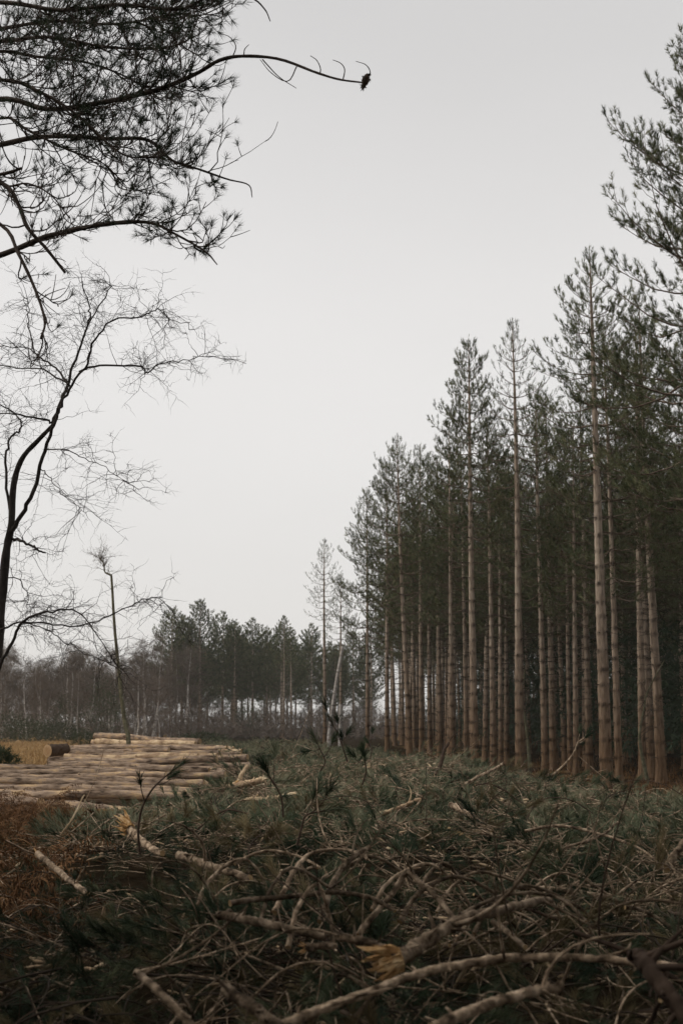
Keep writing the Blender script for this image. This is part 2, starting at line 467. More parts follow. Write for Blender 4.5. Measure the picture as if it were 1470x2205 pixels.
# ------------------------------------------------------------------ pines of the stand
def pine_meshes(seed, h, cb, Rmax, r0, dens=1.0, nn=16, nw=0.012, nl=0.13, dead=1.0, narrow_top=1.0, tk=10, twl=1.0):
    """trunk / limbs / needles / dead branches of one pine, base at the origin."""
    rs = np.random.default_rng(seed)
    sw = rs.uniform(-1, 1, 4)
    def ax(z):
        z = np.asarray(z, float); t = z / h
        return np.stack([0.10 * sw[0] * np.sin(t * 3.0 + sw[1]) * t * 2, 0.10 * sw[2] * np.sin(t * 2.6 + sw[3]) * t * 2, z], -1)
    wz, z = [], 0.9 + rs.uniform(0, .3)
    while z < h - 0.25:
        wz.append(z); z += rs.uniform(0.48, 0.68) * (1.0 if z < 0.75 * h else 0.85)
    wz = np.array(wz)
    rad = lambda z: r0 * np.maximum(1 - np.asarray(z) / (h * 1.01), 0.012) ** 0.72 * (1 + 0.35 * np.exp(-np.asarray(z) / 0.35))
    zz, mk, bp = [-0.3, 0.0, 0.25, 0.6], [0] * 4, [1] * 4
    for w in wz:
        zz += [w - 0.15, w - 0.05, w + 0.02, w + 0.10]; mk += [0, .8, .6, 0.0]; bp += [1.0, 1.04, 1.05, 1.0]
    zz.append(h); mk.append(0); bp.append(1)
    zz = np.array(zz); P = ax(zz)
    tm = MB()
    th_var = 1 + 0.05 * rs.normal(size=(1, len(zz), tk))
    blot = np.repeat(np.clip(rs.uniform(-0.35, 1.25, (1, (len(zz) + 3) // 4 + 1, tk)), 0.12, 1), 4, axis=1)[:, :len(zz)]
    tm.tubes(P[None], (rad(zz) * np.array(bp))[None, :, None] * th_var, tk, np.array(mk)[None, :, None] * blot)
    lm, nm, dm = MB(), MB(), MB()
    paths, prad, tw, twr, TP, TD, TS = [], [], [], [], [], [], []
    dpath, drad, stub, stubr = [], [], [], []
    zc = cb * h
    for w in wz:
        c = ax(w)
        t = (w - zc) / (h - zc)
        rt = float(rad(w))
        nb = rs.integers(4, 7)
        a0 = rs.uniform(0, 6.28)
        for b in range(nb):
            az = a0 + 6.28 * b / nb + rs.normal() * 0.25
            hd = np.array([math.cos(az), math.sin(az), 0])
            if t < 0:
                # below the live crown: stubs and dead branches
                near = max(0.0, 1 + t * 1.3)
                if rs.random() < 0.16 * dead + 0.5 * dead * near ** 2:
                    L = rs.uniform(0.35, 1.0) * (0.5 + 1.3 * near * Rmax / 2.2)
                    s = np.linspace(0, 1, 4)[:, None]
                    q = c + hd * (rt * 0.7) + hd * L * s + np.array([0, 0, 1]) * (rs.uniform(-0.1, 0.25) * L * s - rs.uniform(0.05, 0.3) * L * s ** 2)
                    q[1:] += rs.normal(size=(3, 3)) * 0.03
                    dpath.append(q); drad.append(np.array([0.016, 0.011, 0.008, 0.003]) * rs.uniform(.8, 1.3))
                elif rs.random() < 0.75:
                    L = rs.uniform(0.05, 0.22)
                    q = np.array([c + hd * rt * 0.8, c + hd * (rt + L) + np.array([0, 0, rs.uniform(-.02, .06)])])
                    stub.append(q); stubr.append(np.array([0.022, 0.012]) * rs.uniform(.7, 1.2))
                continue
            # live branch
            prof = math.sin(min(1.0, (1 - t) * 1.25 + 0.02) * math.pi * 0.5) ** 0.9
            if t < 0.25: prof *= 0.75 + t
            L = Rmax * max(0.12, prof) * rs.uniform(0.6, 1.12) * narrow_top
            e0 = R(4 + 34 * t ** 1.5 + rs.normal() * 9)
            s = np.linspace(0, 1, 6)
            out = L * s * math.cos(e0)
            upz = L * (s * math.sin(e0) - 0.16 * (1 - t) * np.sin(s * math.pi) + (0.10 + 0.14 * t) * s ** 2.5)
            q = c + hd * (rt * 0.6) + hd[None] * out[:, None] + np.array([0, 0, 1.]) * upz[:, None]
            sd = np.array([-hd[1], hd[0], 0])
            q = q + sd * (rs.normal() * 0.10 * L * s ** 2)[:, None] + rs.normal(size=(6, 3)) * 0.012 * L * s[:, None]
            paths.append(q); prad.append((0.009 + 0.0085 * L) * (1 - 0.85 * s))
            ld = norm(q[-1] - q[-2])
            TP.append(q[-1] - ld * 0.1); TD.append(ld + np.array([0, 0, .35 + t])); TS.append(0.22 + .1 * t)
            live0 = 0.40 if t < 0.35 else 0.22
            nt = max(2, int(round(L * 5.0 * dens * (0.65 + 0.5 * t) * rs.uniform(.75, 1.2))))
            for k in range(nt):
                u = live0 + (0.97 - live0) * (k + rs.uniform(0, 1)) / nt
                i = min(4, int(u * 5)); f = u * 5 - i
                p = q[i] * (1 - f) + q[i + 1] * f
                dr = norm(q[i + 1] - q[i])
                sg = 1 if k % 2 else -1
                tl = L * (0.42 - 0.25 * u) * rs.uniform(0.5, 1.2) * twl + 0.10
                td = norm(dr * rs.uniform(0.6, 1.0) + sd * sg * rs.uniform(0.5, 1.0) + np.array([0, 0, rs.uniform(-0.1, 0.55) + 0.3 * t]))
                e = p + td * tl + np.array([0, 0, 0.12 * tl])
                mid = p + td * tl * 0.5 - np.array([0, 0, 0.05 * tl])
                tw.append(np.array([p, mid, e])); twr.append(np.array([0.009, 0.007, 0.004]))
                d2 = norm(e - mid)
                TP.append(e - d2 * 0.06); TD.append(d2 + np.array([0, 0, 0.25 + 0.6 * t])); TS.append(rs.uniform(.14, .26))
                if tl > 0.30:
                    for _ in range(int(tl * 4 * dens)):
                        vv = rs.uniform(0.25, 0.95)
                        pp = p + td * tl * vv
                        TP.append(pp); TD.append(td + rs.normal(size=3) * 0.6 + np.array([0, 0, .35])); TS.append(rs.uniform(.10, .2))
    # leader
    TP.append(ax(h - 0.35)); TD.append(np.array([0, 0, 1.])); TS.append(0.5)
    TP.append(ax(h - 0.75)); TD.append(np.array([0, 0, 1.])); TS.append(0.5)
    lm.tubes(np.array(paths), np.array(prad), 4)
    lm.tubes(np.array(tw), np.array(twr), 3)
    nm.needles(np.array(TP), np.array(TD), nn, nl, nw, (0.45, 1.05), np.array(TS), rs)
    if stub: dm.tubes(np.array(stub), np.array(stubr), 4)
    if dpath: dm.tubes(np.array(dpath), np.array(drad), 3)
    return dict(trunk=tm.mesh('pine_trunk', M['pine_bark']), limbs=lm.mesh('pine_limbs', M['limb']),
                crown=nm.mesh('pine_needles', M['needle']), dead=dm.mesh('pine_dead_branches', M['dead_twig']) if dm.n else None, h=h)

def place_pine(var, x, y, label, group=None, s=1.0, rz=0.0, lean=(0, 0), sxy=None, name='pine_tree', z=None):
    root = link(name, None, loc=(x, y, (float(height(x, y)) if z is None else z)), rot=(lean[0], lean[1], rz), scale=(sxy or s, sxy or s, s))
    root.empty_display_size = 0.3
    tag(root, label, 'tree', group)
    link('trunk', var['trunk'], root)
    c = link('crown', var['crown'], root)
    tag(link('limbs', var['limbs'], c), kind='stuff')
    if var['dead']: tag(link('dead_branches', var['dead'], root), kind='stuff')
    return root

V = {}
V['A'] = pine_meshes(101, 19.0, 0.56, 2.3, 0.225, 0.85, 26, 0.016, 0.15, dead=1.6, tk=14)
V['B'] = pine_meshes(102, 19.6, 0.60, 1.9, 0.20, 0.62, 20, 0.014, 0.14, dead=1.4, tk=12)
V['C'] = pine_meshes(103, 19.4, 0.48, 2.2, 0.185, 1.1, 26, 0.017, 0.16, dead=1.4, tk=12)
V['N'] = pine_meshes(104, 21.3, 0.36, 4.2, 0.24, 1.0, 36, 0.013, 0.15, dead=1.0, tk=12)
S = [pine_meshes(200 + i, h, cb, rm, r0, dn * .78, 17, 0.018, 0.17, 1.5, tk=8)
     for i, (h, cb, rm, r0, dn) in enumerate([(18.8, .44, 2.5, .175, 1.2), (18.0, .40, 2.7, .165, 1.3), (19.3, .46, 2.4, .185, 1.2),
                                              (17.4, .38, 2.6, .155, 1.3), (18.6, .50, 2.1, .17, .9), (17.8, .42, 2.8, .165, 1.35)])]
FV = [pine_meshes(300 + i, h, cb, rm, r0, dn * .8, 14, 0.045, 0.26, 0.5, tk=7)
      for i, (h, cb, rm, r0, dn) in enumerate([(19.0, .36, 4.2, .26, 1.0), (18.0, .34, 3.8, .22, 1.0), (17.0, .40, 3.4, .2, 1.0), (18.5, .58, 2.0, .2, .8)])]

def px_x(px, d):
    return (px - 735.0) / FPX * d * 1.0

G_EDGE = 'pines standing along the edge of the stand'
edge = [  # px at base, distance, variant, scale, lean(deg about y: + leans right), label
    (1296, 52, 'A', 1.05, -0.6, 'thickest pale-barked pine at the stand edge, flaky orange bark on its lower trunk'),
    (1113, 60, 'B', 1.00, 0.0, 'tall straight pine with thin sparse crown and ringed pale trunk'),
    (1018, 63, 'C', 1.005, 0.3, 'tall edge pine with bushy pointed top left of the sparse-crowned one'),
    (832, 93, 0, 1.00, 0.0, 'pine near the far end of the stand edge with a peaked crown'),
    (790, 97, 3, 1.02, 0.0, 'last dense pine of the stand edge before the two thin pines'),
    (700, 127, 'B', 0.93, 0.0, 'lone thin pine with small sparse crown standing out at the stand corner'),
    (733, 124, 4, 0.80, 0.0, 'thin pine with ragged crown behind the leaning pale broken trunk'),
    (880, 76, 1, 0.97, 2.6, 'slanting pine trunk leaning over to the right among upright neighbours'),
    (905, 86, 5, 1.05, 0.0, 'upright pine just behind the slanting trunk at the stand edge'),
    (945, 92, 2, 1.0, 0.0, 'slim pine halfway between the slanting trunk and the bushy-topped pine'),
    (970, 75, 4, 0.98, 0.2, 'straight bare-stemmed pine a step in front of the slim one'),
    (1000, 79, 3, 1.04, 0.0, 'slender pine trunk close against the bushy-topped pine, on its left side'),
    (1055, 88, 1, 1.06, 0.0, 'pine set back between the bushy-topped and the sparse-crowned tall pines'),
    (1166, 66, 5, 1.02, 0.1, 'dark-ringed pine trunk right beside the tall sparse-crowned pine'),
    (1184, 74, 2, 1.0, 0.0, 'thinner pine trunk tucked just behind the dark-ringed one'),
    (1260, 69, 4, 1.02, -1.5, 'pine trunk tilting to the left behind the thickest pine'),
    (1322, 55, 3, 1.04, -0.3, 'slim pine trunk directly to the right of the thickest pine'),
    (1372, 59, 0, 1.03, -0.9, 'dark brown pine trunk second to the right of the thickest pine'),
    (1412, 57, 2, 1.02, -1.0, 'pinkish pine trunk nearest the dark right margin of the stand'),
]
SHORT = ['the thickest pine', 'the sparse-crowned pine', 'the bushy-topped pine', 'the far-end edge pine', 'the last dense edge pine', 'the lone corner pine', 'the ragged thin pine', 'the slanting pine',
         'the pine beside the slanting one', 'the slim edge pine', 'the straight bare-stemmed pine', 'the slender close pine', 'the set-back pine', 'the dark-ringed pine', 'the thin tucked-in pine',
         'the tilting pine', 'the slim neighbour of the thickest pine', 'the dark brown pine', 'the pinkish margin pine']
ROWS = ['first', 'second', 'third', 'fourth', 'fifth', 'sixth', 'seventh', 'eighth', 'ninth', 'tenth']
taken = []
for px, d, v, s, ln, lab in edge:
    var = V[v] if isinstance(v, str) else S[v]
    x = px_x(px, d)
    taken.append((x, d))
    place_pine(var, x, d, lab, G_EDGE, s, rz=rng.uniform(0, 6.28), lean=(0, R(ln)), sxy=s * (1 if isinstance(v, str) else rng.uniform(.9, 1.12)))
place_pine(V['N'], px_x(1572, 37), 37, 'nearest pine at the right margin, wide dark crown reaching in from outside', None, 1.0, 1.0)
taken.append((px_x(1555, 37), 37))

# rows behind the edge
G_IN = 'pines inside the dark stand'
n_in = 0
for d in np.concatenate([np.arange(46, 118, 3.3), np.arange(118, 172, 5.2)]):
    step = 3.5 if d < 110 else 4.6
    x0 = float(stand_edge(d)) + 1.8
    x = x0 + rng.uniform(0, step)
    while x < 0.245 * d + (6 if d < 100 else 1):
        xx, yy = x + rng.normal() * 0.35, d + rng.normal() * 0.5
        x += step
        if min((xx - a) ** 2 + (yy - b) ** 2 for a, b in taken) < 3.2 or xx < float(stand_edge(yy)) + 0.9:
            continue
        taken.append((xx, yy))
        deep = xx - float(stand_edge(yy))
        spx = 735 + FPX * xx / yy
        hero = min(range(len(edge)), key=lambda i_: abs(edge[i_][0] - spx))
        h2 = sorted(range(len(edge)), key=lambda i_: abs(edge[i_][0] - spx))[1]
        wd_ = 'slender' if deep < 7 else 'shaded'; rw_ = ROWS[min(9, int(deep / 3))]
        lab = ('shaded pine beyond the right margin of the stand' if spx > 1500 else pick('%s pine in the %s row, behind %s' % (wd_, rw_, SHORT[hero]), '%s pine, %s row, %s of %s' % (wd_, rw_, 'right' if spx > edge[hero][0] else 'left', SHORT[hero]), '%s pine, %s row, near %s' % (wd_, rw_, SHORT[h2])))
        place_pine(S[rng.integers(0, 6)], xx, yy, lab, 'pines beyond the right margin' if spx > 1500 else 'pines just behind the stand edge' if deep < 7 else G_IN, rng.uniform(0.86, 1.0), rng.uniform(0, 6.28),
                   (R(rng.normal() * 0.8), R(rng.normal() * 0.8)), sxy=rng.uniform(.8, 1.12))
        n_in += 1
print('interior pines', n_in)

# unseen pines added around the viewpoint to shade the foreground
for x, y in ((-3.3, 4.4), (3.5, 4.9), (-4.4, 7.8), (4.3, 8.0), (-1.9, -1.8), (2.0, -1.5), (-5.6, 1.0), (5.6, 1.4), (-3.0, -4.8), (3.2, -4.6), (0.0, -7.0), (6.8, 6.5)):
    place_pine(S[rng.integers(0, 6)], x, y, 'unseen pine added around the viewpoint to shade the foreground', 'added shade pines around the viewpoint', rng.uniform(.9, 1.0), rng.uniform(0, 6.28))

W = pine_meshes(350, 11.0, 0.08, 2.7, 0.12, 1.0, 14, 0.035, 0.2, 0.3, tk=7)  # low-crowned pine, added out of view to block sky light from behind and beside
for x, y in ((-3.0, -4.6), (0.3, -5.0), (3.4, -4.4), (-5.2, -1.2), (5.4, -1.6), (-6.2, 3.4), (6.4, 4.2), (-6.9, 7.4), (7.0, 8.0), (-6.0, -4.8), (6.6, -5.0), (-9.0, 1.0), (9.2, 0.6)):
    place_pine(W, x, y, 'unseen bushy young pine added around the viewpoint to block sky light', 'added young shade pines around the viewpoint', rng.uniform(.85, 1.1), rng.uniform(0, 6.28), name='added_shade_pine')

# far block of pines across the clearing
far = [(372, 212, 0, 1.0), (395, 216, 1, 1.0), (432, 214, 0, 1.07), (482, 222, 1, 1.06), (505, 218, 2, 1.02), (545, 226, 1, 1.02),
       (575, 222, 2, 0.98), (612, 206, 3, 0.94), (628, 208, 3, 0.86)]
far_lab = ['dense dark pine at the end of the far pine block beside the bare birches', 'second pine of the far block, tucked behind the end one',
           'tallest broad-crowned pine of the far block', 'broad pine after the tallest one in the far block',
           'shorter pine in the middle of the far block', 'rounded far pine between the middle pine and the thin one',
           'low far pine just before the pair of thin pines', 'taller of the two thin twin pines rising above the far block',
           'shorter of the two thin twin pines rising above the far block']
for (px, d, v, s), lab in zip(far, far_lab):
    place_pine(FV[v], px_x(px, d), d, lab, 'far pines across the clearing', s, rng.uniform(0, 6.28))
for i in range(36):
    px = rng.uniform(360, 800); d = rng.uniform(215, 285)
    hero = min(range(len(far)), key=lambda i_: abs(far[i_][0] - px))
    fs = ['the end pine', 'the tucked-in second pine', 'the tallest far pine', 'the broad far pine', 'the shorter middle pine', 'the rounded far pine', 'the low far pine', 'the taller thin twin', 'the shorter thin twin'][hero]
    place_pine(FV[rng.integers(0, 3)], px_x(px, d), d, pick('distant pine %s behind %s of the far block' % (ROWS[int((d - 215) / 12)] + ' row', fs), 'distant pine %s just %s of %s' % (ROWS[int((d - 215) / 12)] + ' row', 'right' if px > far[hero][0] else 'left', fs)), 'pines massed in the far block',
               rng.uniform(0.82, 0.98), rng.uniform(0, 6.28))

# ------------------------------------------------------------------ bare birches
def birch_meshes(seed, h, r0, spread, nb=16, ntw=9, bark='birch_far', spray=True, fine=1.0, kink=0.35):
    rs = np.random.default_rng(seed)
    n = 9
    zz = np.linspace(0, 1, n)
    off = np.cumsum(rs.normal(size=(n, 2)) * kink * h * 0.03, axis=0); off[0] = 0
    P = np.column_stack([off, zz * h])
    tm, bm, sm = MB(), MB(), MB()
    tm.tubes(P[None], (r0 * (1 - 0.9 * zz))[None], 7)
    bp, br, tp, tR = [], [], [], []
    SP, SD = [], []
    for b in range(nb):
        t = rs.uniform(0.28, 0.97)
        i = min(n - 2, int(t * (n - 1))); f = t * (n - 1) - i
        c = P[i] * (1 - f) + P[i + 1] * f
        az = rs.uniform(0, 6.28); e = R(rs.uniform(30, 65))
        L = spread * (1.15 - 0.75 * t) * rs.uniform(0.6, 1.2)
        hd = np.array([math.cos(az) * math.cos(e), math.sin(az) * math.cos(e), math.sin(e)])
        s = np.linspace(0, 1, 6)[:, None]
        q = c + hd * L * s + np.array([0, 0, -0.22 * L]) * s ** 2 + rs.normal(size=(6, 3)) * 0.05 * L * s
        bp.append(q); br.append(r0 * 0.38 * (1 - 0.5 * t) * (1 - 0.85 * s[:, 0]) + 0.004)
        for k in range(ntw):
            u = rs.uniform(0.25, 1.0); i2 = min(4, int(u * 5)); f2 = u * 5 - i2
            p = q[i2] * (1 - f2) + q[i2 + 1] * f2
            dr = norm(hd + rs.normal(size=3) * 0.8 + np.array([0, 0, .1]))
            l2 = L * rs.uniform(0.25, 0.55)
            s2 = np.linspace(0, 1, 4)[:, None]
            q2 = p + dr * l2 * s2 + np.array([0, 0, -0.3 * l2]) * s2 ** 2 + rs.normal(size=(4, 3)) * 0.06 * l2 * s2
            tp.append(q2); tR.append(np.array([0.011, 0.008, 0.006, 0.003]) * fine)
            for s3 in (0.35, 0.6, 0.8, 1.0):
                j = min(2, int(s3 * 3)); f3 = s3 * 3 - j
                SP.append(q2[j] * (1 - f3) + q2[j + 1] * f3); SD.append(dr + rs.normal(size=3) * 0.5 - np.array([0, 0, .2]))
    bm.tubes(np.array(bp), np.array(br), 4)
    bm.tubes(np.array(tp), np.array(tR), 3)
    if spray:
        bm.needles(np.array(SP), np.array(SD), 4, 0.55 * spread / 3, 0.012 * fine, (0.2, 0.9), 0.2, rs)
    return dict(trunk=tm.mesh('birch_trunk', M[bark]), crown=bm.mesh('birch_branches', M['birch_twig']))

def place_birch(var, x, y, label, group=None, s=1.0, rz=0.0, lean=(0, 0), name='birch_tree'):
    root = link(name, None, loc=(x, y, float(height(x, y)) - 0.05), rot=(lean[0], lean[1], rz), scale=s)
    root.empty_display_size = 0.3
    tag(root, label, 'tree', group)
    link('trunk', var['trunk'], root); link('crown', var['crown'], root)
    return root

BV = [birch_meshes(400 + i, h, r, sp, nb, 9, 'birch_far', True, 1.5) for i, (h, r, sp, nb) in
      enumerate([(10.5, .16, 3.6, 20), (9.5, .13, 3.2, 18), (11.0, .17, 3.8, 22), (8.5, .11, 3.0, 16), (10.0, .15, 3.5, 20)])]
birch_near = [(66, 178, 0, 'pale birch standing forward of the birch wood near the gorse'), (95, 172, 3, 'white-stemmed birch in the front row of the birch wood'),
              (175, 168, 1, 'slim pale birch of the front row behind the grass'), (350, 150, 3, 'crooked white birch just before the far pine block'),
              (300, 160, 1, 'leaning grey birch between the log stack and the pine block')]
for px, d, v, lab in birch_near:
    place_birch(BV[v], px_x(px, d), d, lab, 'birches in the front row', 0.8, rng.uniform(0, 6.28), (0, R(rng.normal() * 4)))
for i in range(112):
    px = rng.uniform(-50, 420) if i < 95 else rng.uniform(-260, -40); d = rng.uniform(175, 265)
    bl = [(15, 'the dark gorse'), (66, 'the forward pale birch'), (110, 'the front white birch'), (152, 'the ivy shrub'), (190, 'the small round bush'), (230, 'the tall ivy bush'), (262, 'the slim mossy birch'), (305, 'the leaning grey birch'), (350, 'the crooked white birch'), (400, 'the end far pine')]
    bn = min(bl, key=lambda b_: abs(b_[0] - px))
    place_birch(BV[rng.integers(0, 5)], px_x(px, d), d, pick('bare birch %s row behind %s' % (ROWS[int((d - 175) / 11)], bn[1]), 'bare birch %s row just %s of %s' % (ROWS[int((d - 175) / 11)], 'right' if px > bn[0] else 'left', bn[1])), 'birches of the bare wood',
                rng.uniform(0.95, 1.25), rng.uniform(0, 6.28), (R(rng.normal() * 3), R(rng.normal() * 3)))
for i in range(30):
    px = rng.uniform(400, 900); d = rng.uniform(270, 340)
    place_birch(BV[rng.integers(0, 5)], px_x(px, d), d, 'low bare tree seen through gaps between the far pines', 'bare trees behind the far pines',
                rng.uniform(0.7, 0.95), rng.uniform(0, 6.28))

# slim crooked birch standing among the logs
sap = spline(tr([(281, 1598, 70), (270, 1560, 70.2), (262, 1500, 70.4), (256, 1440, 70.6), (247, 1350, 70.7), (241, 1250, 70.8), (238, 1238, 70.8), (226, 1232, 70.9), (224, 1215, 71), (212, 1195, 71.2)]), 22)
sap[0, 2] = float(height(sap[0, 0], sap[0, 1])) - 0.1
sroot = link('slim_birch', None, loc=tuple(sap[0]))
tag(sroot, 'slim crooked mossy birch with wispy top standing in front of the rear log stack', 'tree')
sm_, sc_ = MB(), MB()
sm_.tubes((sap - sap[0])[None], (np.interp(np.linspace(0, 1, 22), [0, .5, 1], [0.12, 0.065, 0.02]))[None], 8)
rs = np.random.default_rng(5)
q1, r1, q2, r2 = [], [], [], []
for i in range(46):
    t = rs.uniform(0.25, 1.0) if i < 22 else rs.uniform(0.86, 1.0)
    k = min(20, int(t * 21)); c = sap[k] - sap[0]
    top = t > 0.85
    az = rs.uniform(0, 6.28)
    dr = np.array([math.cos(az), math.sin(az), rs.uniform(0.3, 1.2)]) if not top else np.array([rs.uniform(-.9, .6), rs.normal() * .5, rs.uniform(0.3, 1.0)])
    L = rs.uniform(0.8, 2.0) * (1 if not top else 0.75)
    s = np.linspace(0, 1, 6)[:, None]
    q = c + norm(dr) * L * s + np.array([0, 0, -0.35 * L]) * s ** 2 * (1 if not top else 0.2) + rs.normal(size=(6, 3)) * 0.05 * L * s
    q1.append(q); r1.append(0.012 * (1 - 0.8 * s[:, 0]))
    for j in range(6):
        m = rs.integers(1, 6); d2 = norm(dr + rs.normal(size=3) * 0.7); l2 = L * rs.uniform(.25, .5)
        s4 = np.linspace(0, 1, 4)[:, None]
        q2.append(q[m] + d2 * l2 * s4 - np.array([0, 0, .25 * l2]) * s4 ** 2 + rs.normal(size=(4, 3)) * .03 * s4); r2.append(np.array([.005, .0045, .004, .0025]))
sc_.tubes(np.array(q1), np.array(r1), 4); sc_.tubes(np.array(q2), np.array(r2), 3)
link('trunk', sm_.mesh('slim_birch_trunk', M['birch_green']), sroot)
link('crown', sc_.mesh('slim_birch_twigs', M['birch_twig']), sroot)

# bare birch at the left margin, traced stems
def wander_twigs(mb, base, n, lmin, lmax, rad, rs, depth=1, up=0.25, droop=0.25, sub=5, kink=0.10, tmin=0.1):
    """Zigzag twigs off a path, with a generation of finer twigs."""
    ps, rr, finer = [], [], []
    for i in range(n):
        t = rs.uniform(tmin, 1.0) * (len(base) - 1.001); k = int(t); f = t - k
        c = base[k] * (1 - f) + base[k + 1] * f
        d0 = norm(base[k + 1] - base[k])
        dr = norm(d0 * 0.5 + rs.normal(size=3) * np.array([.8, .6, .65]) + np.array([0, 0, up]))
        L = rs.uniform(lmin, lmax)
        s = np.linspace(0, 1, 9)[:, None]
        q = c + dr * L * s - np.array([0, 0, droop * L]) * s ** 2 + np.cumsum(rs.normal(size=(9, 3)), 0) * kink * L * 0.22 * (s > 0)
        ps.append(q); rr.append(rad * (1 - 0.75 * s[:, 0])); finer.append(q)
    mb.tubes(np.array(ps), np.array(rr), 4)
    if depth > 0:
        for q in finer:
            wander_twigs(mb, q, sub, lmin * 0.35, lmax * 0.42, rad * 0.55, rs, depth - 1, up * .6, droop, max(2, sub - 2), kink, 0.2)

D0 = 20.0
bstems = [
    ([(-70, 1790, D0), (-40, 1600, D0), (-8, 1430, D0), (4, 1300, D0), (14, 1190, D0), (25, 1130, D0), (30, 1045, D0), (48, 988, D0), (84, 947, D0 - .2), (115, 915, D0 - .3)], 0.088, 0.028, True),
    ([(20, 1150, D0), (48, 1110, D0 - .2), (75, 1050, D0 - .3), (95, 975, D0 - .4), (115, 915, D0 - .5), (128, 880, D0 - .5), (150, 835, D0 - .6), (185, 788, D0 - .7), (205, 735, D0 - .8), (240, 692, D0 - .9), (298, 684, D0 - 1), (322, 672, D0 - 1), (350, 667, D0 - 1), (368, 690, D0 - 1.1), (410, 694, D0 - 1.2)], 0.034, 0.0045, False),
    ([(115, 915, D0 - .3), (135, 855, D0 - .2), (150, 812, D0), (172, 750, D0), (190, 690, D0 + .1), (191, 660, D0 + .2), (178, 605, D0 + .3)], 0.030, 0.007, False),
    ([(172, 800, D0 - .4), (220, 786, D0 - .8), (300, 790, D0 - 1.2), (320, 804, D0 - 1.3), (340, 785, D0 - 1.4), (400, 776, D0 - 1.6), (450, 768, D0 - 1.8), (530, 783, D0 - 2.2)], 0.017, 0.0035, False),
    ([(150, 830, D0 - .4), (118, 806, D0), (75, 793, D0 + .4), (30, 793, D0 + .8), (-40, 780, D0 + 1)], 0.016, 0.005, False),
    ([(148, 828, D0 - .4), (122, 795, D0 + .2), (85, 770, D0 + .6), (55, 748, D0 + 1), (-30, 742, D0 + 1.2)], 0.018, 0.006, False),
    ([(116, 912, D0 - .3), (95, 902, D0 - .3), (40, 892, D0 - .5), (0, 872, D0 - .6), (-50, 860, D0 - .7)], 0.020, 0.006, False),
    ([(25, 1130, D0), (16, 1060, D0 + .2), (14, 985, D0 + .4), (22, 945, D0 + .5), (44, 925, D0 + .6), (46, 908, D0 + .6), (20, 890, D0 + .8), (-40, 900, D0 + .9)], 0.023, 0.008, False),
    ([(24, 1158, D0), (55, 1168, D0 - .2), (78, 1182, D0 - .3), (98, 1190, D0 - .4)], 0.022, 0.012, False),
    ([(98, 968, D0 - .4), (140, 968, D0 - .8), (190, 990, D0 - 1.1), (240, 1018, D0 - 1.4), (300, 1056, D0 - 1.8)], 0.010, 0.003, False),
    ([(88, 1010, D0 - .3), (110, 1030, D0 - .6), (140, 1070, D0 - .9), (185, 1105, D0 - 1.2)], 0.008, 0.003, False),
    ([(-60, 1720, D0 - .2), (-40, 1560, D0 - .3), (0, 1440, D0 - .4), (25, 1385, D0 - .5), (45, 1345, D0 - .6), (75, 1325, D0 - .7), (120, 1315, D0 - .9), (160, 1313, D0 - 1), (185, 1335, D0 - 1.1), (220, 1385, D0 - 1.3), (262, 1440, D0 - 1.5)], 0.033, 0.0045, False),
    ([(-40, 1375, D0 - .1), (0, 1355, D0 - .3), (50, 1340, D0 - .6), (120, 1345, D0 - .8), (190, 1345, D0 - 1), (250, 1318, D0 - 1.2), (310, 1292, D0 - 1.4), (345, 1290, D0 - 1.5), (372, 1312, D0 - 1.6)], 0.016, 0.004, False),
    ([(10, 1240, D0), (45, 1250, D0 - .3), (60, 1285, D0 - .4), (58, 1320, D0 - .5)], 0.009, 0.004, False),
    ([(50, 1342, D0 - .6), (105, 1360, D0 - .8), (150, 1390, D0 - 1), (215, 1420, D0 - 1.3), (240, 1432, D0 - 1.4)], 0.009, 0.003, False),
    ([(190, 700, D0), (225, 640, D0 + .3), (235, 610, D0 + .4), (190, 605, D0 + .4)], 0.012, 0.004, False),
    ([(75, 760, D0 + .6), (62, 700, D0 + .8), (60, 650, D0 + .9), (40, 630, D0 + 1)], 0.012, 0.004, False),
]
b0 = tr([bstems[0][0][0]])[0]; b0[2] = float(height(b0[0], b0[1])) - 0.1
broot = link('bare_birch', None, loc=tuple(b0))
tag(broot, 'dark bare leaning birch with forked stem and fine zigzag twigs at the left margin', 'tree')
rs = np.random.default_rng(21)
tmb, stems, twg = MB(), [], MB()
for pts, ra, rb, main in bstems:
    q = spline(tr(pts), max(12, len(pts) * 4))
    if main: q[0] = b0
    q = q - b0
    if not main: q[1:-1] += rs.normal(size=(len(q) - 2, 3)) * 0.012
    rad = np.linspace(ra ** .5, rb ** .5, len(q)) ** 2
    if main: tmb.tubes(q[None], rad[None] * (1 + 0.06 * rs.normal(size=(1, len(q)))), 10)
    else: stems.append((q, rad))
    if not main:
        L = np.linalg.norm(np.diff(q, axis=0), axis=1).sum()
        wander_twigs(twg, q, int(9 + L * 7.0), 0.22, 0.78, 0.0042, rs, 1, 0.2, 0.12, 7, 0.16, 0.3 if ra > .03 else 0.15)
link('trunk', tmb.mesh('bare_birch_trunk', M['birch_dark']), broot)
for q, rad in stems:
    m_ = MB(); m_.tubes(q[None], rad[None], 7)
    link('branch', m_.mesh('bare_birch_branch', M['birch_dark']), broot)
tag(link('twigs', twg.mesh('bare_birch_twigs', M['birch_dark']), broot), kind='stuff')

